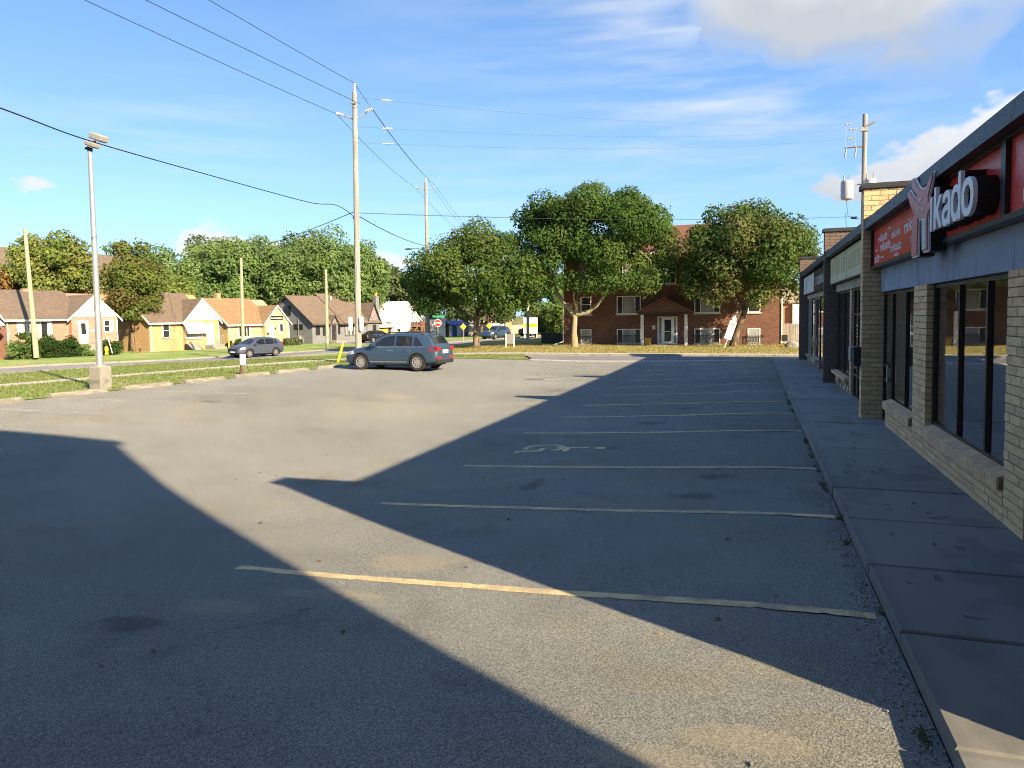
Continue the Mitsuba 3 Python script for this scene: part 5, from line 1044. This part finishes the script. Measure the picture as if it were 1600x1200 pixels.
class Body:
    """a car body: side profile x(top, bottom), half width by height; x forward from the rear bumper"""

    def __init__(s, L, W, top, bot, belt, roof, end=.2, tumble=.24, plan=None):
        s.L, s.W, s.belt, s.roof, s.tumble = L, W, belt, roof, tumble
        s.top, s.bot = Pchip(*zip(*top)), Pchip(*zip(*bot)); s.plan = Pchip(*zip(*(plan or [(0, .84), (.12, .93), (.5, .985), (1.4, 1.0), (L - 1.5, 1.0), (L - .7, .975), (L - .22, .88), (L, .72)])))

    def rr(s, x): return np.minimum(.11, (s.top(x) - s.bot(x)) * .3)

    def hw(s, x, z):
        x, z = np.asarray(x, float), np.asarray(z, float); w = s.W / 2 * s.plan(x)
        u = np.clip((z - .3) / (s.belt - .3), 0, 1); f = .955 + .045 * np.sin(np.pi * np.clip(u * .95 + .12, 0, 1))
        f = np.where(z > s.belt, f - s.tumble * np.clip((z - s.belt) / (s.roof - s.belt), 0, 1.1), f)
        lo = np.clip((z - s.bot(x)) / .12, 0, 1); return w * f * (.9 + .1 * np.sqrt(lo))

    def topz(s, x, y):
        t, r = s.top(x), s.rr(x); w = s.hw(x, t - r); return t - r + r * np.clip(1 - np.abs(y / w) ** 3, 0, 1) ** (1 / 3)

    def mesh(s):
        xs = np.unique(np.concatenate([np.linspace(0, .3, 6), np.linspace(.3, s.L - .4, 44), np.linspace(s.L - .4, s.L, 8)])); V, nz, nt = [], 15, 11
        for x in xs:
            t, r, b = float(s.top(x)), float(s.rr(x)), float(s.bot(x)); zs = np.linspace(b, t - r, nz); side = np.stack([s.hw(x, zs), zs], 1); w = side[-1, 0]
            a = np.linspace(0, 1, nt)[1:]; c = np.cos(a * np.pi / 2); tp = np.stack([w * np.abs(c) ** (2 / 3), t - r + r * np.sin(a * np.pi / 2) ** (2 / 3)], 1); tp[-1, 0] = 0
            h = np.vstack([[[0, b]], side, tp]); ring = np.vstack([h, (h * (-1, 1))[-2:0:-1]]); V.append(np.column_stack([np.full(len(ring), x), ring]))
        m = len(V[0]); v = np.vstack(V); f = []
        for i in range(len(xs) - 1):
            for j in range(m): p, q = i * m + j, i * m + (j + 1) % m; f += [[p, q, q + m], [p, q + m, p + m]]
        n = len(v); v = np.vstack([v, V[0].mean(0), V[-1].mean(0)])
        for j in range(m): f += [[n, (j + 1) % m, j], [n + 1, n - m + j, n - m + (j + 1) % m]]
        t = trimesh.Trimesh(v, f, process=False); t.fix_normals(); return t

    def side_patch(s, poly, y=1, out=.008, deep=.03, step=.1):
        p = poly if isinstance(poly, Polygon) else Polygon(poly); e = trimesh.creation.extrude_polygon(p, 1., engine='earcut').subdivide_to_size(step if step else .1) if False else trimesh.creation.extrude_polygon(p.segmentize(step), 1., engine='earcut')
        v = e.vertices; w = s.hw(v[:, 0], v[:, 1]) + np.where(v[:, 2] > .5, out, -deep); e.vertices = np.column_stack([v[:, 0], y * w, v[:, 1]]); e.fix_normals(); return e

    def top_patch(s, x0, x1, y0, y1, out=.008, n=10, shrink=0.):
        xs, t = np.linspace(x0, x1, n), np.linspace(-1, 1, n); g = []
        for o in (out, -.03):
            for i, x in enumerate(xs):
                wd = (y0 + (y1 - y0) * i / (n - 1)); ys = t * wd; zz = s.topz(np.full(n, x), ys); dx = (s.top(x + .01) - s.top(x - .01)) / .02; nn = np.array([-dx, 1]) / np.hypot(dx, 1)
                g.append(np.column_stack([np.full(n, x + o * nn[0]), ys, zz + o * nn[1]]))
        v = np.vstack(g); f = []; k = n * n
        for i in range(n - 1):
            for j in range(n - 1):
                a = i * n + j; f += [[a, a + 1, a + n + 1], [a, a + n + 1, a + n], [k + a, k + a + n + 1, k + a + 1], [k + a, k + a + n, k + a + n + 1]]
        rim = [i for i in range(n)] + [i * n + n - 1 for i in range(1, n)] + [k - 2 - i for i in range(n - 1)] + [(n - 1 - i) * n for i in range(1, n - 1)]
        for a, b in zip(rim, rim[1:] + rim[:1]): f += [[a, a + k, b + k], [a, b + k, b]]
        m = trimesh.Trimesh(v, f, process=False); m.fix_normals(); return m


def wheel(h, M, x, y, r, side, spokes=10, wide=.23):
    W = M @ frameM((x, y, r), (1, 0, 0), (0, 0, 1), (0, -side, 0)) if False else M @ frameM((x, y, r), (1, 0, 0), (0, 0, side), (0, -side, 0))
    pr = np.array([[r * .66, -wide / 2], [r * .93, -wide / 2], [r, -wide / 2 + .03], [r, wide / 2 - .03], [r * .93, wide / 2], [r * .66, wide / 2], [r * .62, 0], [r * .66, -wide / 2]])
    ty = trimesh.creation.revolve(pr, sections=36); ty.fix_normals(); S = frameM((0, 0, 0), (1, 0, 0), (0, 1, 0)); w = part(h, 'wheel', ty, 'rubber', W @ S, smooth=40); o = wide / 2 * (-1)
    rim = trimesh.creation.revolve(np.array([[r * .6, o + .005], [r * .68, o + .005], [r * .68, o + .05], [r * .6, o + .06], [r * .6, o + .005]]), sections=32); rim.fix_normals()
    sp = [rim, cyl((0, 0, o + .02), (0, 0, o + .07), r * .16, 14)]
    for k in range(spokes):
        a = 2 * math.pi * k / spokes; b = box(r * .1, r * .63, -.028 * (1.5 if spokes < 8 else 1), .028 * (1.5 if spokes < 8 else 1), o + .02, o + .055); b.apply_transform(trimesh.transformations.rotation_matrix(a, (0, 0, 1))); sp.append(b)
    part(w, 'rim', cat(sp), 'alloy', W); part(w, 'hub', cyl((0, 0, o + .09), (0, 0, wide / 2 - .02), r * .64, 24), 'plastic_black', W)


def arches(m, xs, r, W):
    a = m3.Manifold(m3.Mesh(vert_properties=np.asarray(m.vertices, np.float32), tri_verts=np.asarray(m.faces, np.uint32)))
    if a.is_empty(): return m
    for x in xs:
        for s in (-1, 1): a = a - m3.Manifold.cylinder(.36, r, r, 40).rotate((90, 0, 0)).translate((x, s * (W / 2 + .06) + (.36 if s > 0 else 0) * 0 + (0 if s > 0 else .36) - 0, .36 if False else r * .93))
    k = a.to_mesh(); return trimesh.Trimesh(np.array(k.vert_properties[:, :3]), np.array(k.tri_verts), process=False)


def car(name, label, M, B, paint, wx, wr, glass, doors, windscreen, rear, spokes=10, detail=True, category='car', rails=None, hl=None, tl=None):
    k = thing(name, label, category); m = B.mesh(); m.merge_vertices(digits_vertex=5); m.update_faces(m.nondegenerate_faces()); m = arches(m, wx, wr * 1.12, B.W)
    part(k, 'body', m, paint, M, smooth=32)
    part(k, 'underbody', rbox(.35, B.L - .3, -B.W * .40, B.W * .40, .2, .62, .03), 'plastic_black', M)
    for s in (-1, 1):
        for g in glass: part(k, 'side_window', B.side_patch(g, s, .006), 'tint_glass', M)
        al = union_all([Polygon(g) for g in glass]); part(k, 'window_trim', cat([B.side_patch(q, s, .012, .02) for q in [Polygon(g).buffer(.028, join_style=2).difference(Polygon(g)).difference(al) for g in glass] if q.geom_type == 'Polygon' for q in [Polygon(q.exterior).difference(Polygon(q.interiors[0])) if q.interiors else q]]) if False else cat([B.side_patch([(g[0][0] - .02, g[0][1] - .035), (g[1][0] + .02, g[1][1] - .035), (g[1][0] + .02, g[1][1] - .008), (g[0][0] - .02, g[0][1] - .008)], s, .012, .02) for g in glass]), 'chrome', M)
        if detail:
            for x in doors: part(k, 'door_seam', B.side_patch([(x, .42), (x + .012, .42), (x + .012, B.belt - .04), (x, B.belt - .04)], s, .002, .02), 'plastic_black', M)
            for x in doors[:-1]: part(k, 'door_handle', B.side_patch([(x + .12, B.belt - .17), (x + .34, B.belt - .17), (x + .34, B.belt - .13), (x + .12, B.belt - .13)], s, .035, .02), 'chrome', M)
            part(k, 'sill_trim', B.side_patch([(wx[0] + wr * 1.35, .36), (wx[1] - wr * 1.35, .36), (wx[1] - wr * 1.35, .41), (wx[0] + wr * 1.35, .41)], s, .015, .02), 'chrome', M)
            for x in wx: part(k, 'arch_trim', B.side_patch(Point(x, wr).buffer(wr * 1.2).difference(Point(x, wr).buffer(wr * 1.11)).intersection(sbox(0, .36, B.L, 2)), s, .012, .03), 'plastic_black', M)
        mx = glass[-1][1][0] - .12; part(k, 'mirror', rbox(mx - .1, mx + .12, min(s * B.W * .49, s * (B.W * .49 + .2)), max(s * B.W * .49, s * (B.W * .49 + .2)), B.belt + .02, B.belt + .19, .04), paint, M)
        if tl: part(k, 'tail_light', B.side_patch(tl, s, .012, .25), 'tail_red', M)
        if hl: part(k, 'headlight', B.side_patch(hl, s, .010, .3), 'lamp_clear', M)
        if rails: part(k, 'roof_rail', tube([(x, s * (float(B.hw(x, B.roof - .12)) - .05), float(B.topz(x, 0)) + dz) for x, dz in ((rails[0], -.02), (rails[0] + .15, .045), (rails[1] - .15, .045), (rails[1], -.02))], .022, 6), 'plastic_black', M)
        for x in wx: wheel(k, M, x, s * (B.W / 2 - .13), wr, s, spokes)
    part(k, 'windscreen', B.top_patch(*windscreen), 'tint_glass', M); part(k, 'rear_window', B.top_patch(*rear), 'tint_glass', M)
    return k


suv = Body(4.63, 1.9, [(0, 1.02), (.05, 1.06), (.16, 1.12), (.42, 1.50), (.62, 1.585), (1.3, 1.645), (2.0, 1.65), (2.6, 1.58), (2.95, 1.42), (3.45, 1.09), (3.8, 1.03), (4.25, .94), (4.5, .82), (4.63, .62)],
           [(0, .46), (.2, .34), (.6, .26), (1.2, .22), (3.4, .22), (4.1, .25), (4.45, .3), (4.63, .42)], 1.02, 1.65)
SUVM = frameM((-13.12, 29.83, float(zt(-15.6, 29.8)) - .01), (-1.03, .03, 0), (-.03, -1.03, 0), (0, 0, 1.03))
sk = car('blue_suv', 'dark blue five door car parked side on at the lot edge', SUVM, suv, 'blue_metallic', (.92, 3.73), .365,
         [[(.62, 1.07), (1.1, 1.06), (1.1, 1.47), (1.0, 1.47)], [(1.17, 1.06), (1.98, 1.06), (1.98, 1.52), (1.2, 1.49)], [(2.06, 1.06), (3.16, 1.06), (2.62, 1.44), (2.3, 1.51), (2.06, 1.52)]], (1.13, 2.02, 3.12), (2.62, 3.36, .58, .68), (.2, .56, .66, .54), 10,
         rails=(.7, 2.5), tl=[(.02, .86), (.36, .89), (.32, 1.04), (.05, 1.04)], hl=[(4.1, .72), (4.5, .68), (4.42, .8), (4.12, .86)])
part(sk, 'tail_light', cat([box(-.02, .1, y, y + .32, .87, 1.03) for y in (-.86, .54)]), 'tail_red', SUVM, smooth=False); part(sk, 'licence_plate', box(-.022, .05, -.26, .26, .74, .9), 'offwhite', SUVM); part(sk, 'reflector', cat([box(-.02, .15, y, y + .45, .52, .6) for y in (-.85, .4)]), 'tail_red', SUVM); part(sk, 'bumper_skirt', rbox(-.03, .3, -.8, .8, .3, .45, .03), 'plastic_black', SUVM); part(sk, 'antenna', cyl((.75, 0, 1.6), (.6, 0, 1.72), .02), 'plastic_black', SUVM)

xo = Body(4.6, 1.86, [(0, 1.0), (.06, 1.06), (.2, 1.16), (.5, 1.52), (.8, 1.62), (1.6, 1.69), (2.3, 1.67), (2.8, 1.52), (3.55, 1.1), (3.9, 1.04), (4.35, .95), (4.52, .8), (4.6, .6)], [(0, .5), (.2, .36), (.7, .25), (3.5, .25), (4.3, .3), (4.6, .42)], 1.03, 1.69)
c0 = np.array([-36.9, 47.1, 0]); XM = frameM(c0 + U * 2.1 + (0, 0, float(zt(-36.9, 47)) - .05), -U * .92, NN * .92, (0, 0, .92))
xk = car('slate_suv', 'slate blue car driving on the main road in front of the tan house', XM, xo, 'slate_metallic', (.95, 3.62), .36, [[(.6, 1.1), (1.0, 1.08), (1.0, 1.46), (.9, 1.46)], [(1.06, 1.08), (1.95, 1.08), (1.95, 1.56), (1.1, 1.52)], [(2.03, 1.08), (3.2, 1.08), (2.7, 1.42), (2.35, 1.55), (2.03, 1.56)]], (1.03, 1.99, 3.2), (2.75, 3.5, .6, .68), (.24, .6, .64, .54), 5,
         hl=[(4.0, .76), (4.45, .7), (4.4, .84), (4.05, .92)], tl=[(.03, .9), (.22, .9), (.3, 1.25), (.2, 1.25)])
part(xk, 'grille', rbox(4.45, 4.63, -.55, .55, .56, .78, .03), 'plastic_black', XM); part(xk, 'licence_plate', box(4.6, 4.65, -.26, .26, .45, .57), 'offwhite', XM)
sd = Body(4.8, 1.82, [(0, .88), (.1, 1.0), (.8, 1.08), (1.5, 1.36), (2.0, 1.45), (2.7, 1.43), (3.2, 1.2), (3.55, 1.0), (4.2, .92), (4.65, .78), (4.8, .58)], [(0, .45), (.3, .28), (1, .2), (3.7, .2), (4.5, .28), (4.8, .4)], .95, 1.45)
p = (HM @ np.array([62.6, -5.5, 0, 1]))[:3]; BMX = frameM((p[0], p[1], float(zt(p[0], p[1])) + .04), U, -NN)
car('black_sedan', 'black sedan parked on the forecourt of the grey shop', BMX, sd, 'black_paint', (.95, 3.75), .33, [[(1.0, 1.02), (1.9, 1.0), (1.9, 1.34), (1.5, 1.3)], [(1.98, 1.0), (3.1, 1.0), (2.6, 1.33), (2.2, 1.36), (1.98, 1.35)]], (1.2, 1.94, 3.1), (2.72, 3.4, .6, .68), (.9, 1.45, .66, .56), 5, hl=[(4.3, .62), (4.7, .6), (4.6, .72), (4.3, .76)])
FM = frameM((-29.9, 87.3, float(zt(-30, 85)) - .03), -U, NN)
car('far_car', 'dark blue car far off on the road in front of the brown gabled house', FM, xo, 'blue_metallic', (.95, 3.62), .36, [[(1.06, 1.08), (1.95, 1.08), (1.95, 1.56), (1.1, 1.52)], [(2.03, 1.08), (3.2, 1.08), (2.7, 1.42), (2.35, 1.55), (2.03, 1.56)]], (1.03, 1.99, 3.2), (2.75, 3.5, .6, .68), (.24, .6, .64, .54), 5, detail=False, hl=[(4.0, .76), (4.45, .7), (4.4, .84), (4.05, .92)])
FM2 = frameM((-29.2, 92.5, float(zt(-29, 90)) + .03), U, -NN)
car('far_car', 'dark car parked beside the brown gabled house behind the sandwich board', FM2, sd, 'black_paint', (.95, 3.75), .33, [[(1.0, 1.02), (1.9, 1.0), (1.9, 1.34), (1.5, 1.3)], [(1.98, 1.0), (3.1, 1.0), (2.6, 1.33), (2.2, 1.36), (1.98, 1.35)]], (1.2, 1.94, 3.1), (2.72, 3.4, .6, .68), (.9, 1.45, .66, .56), 5, detail=False)
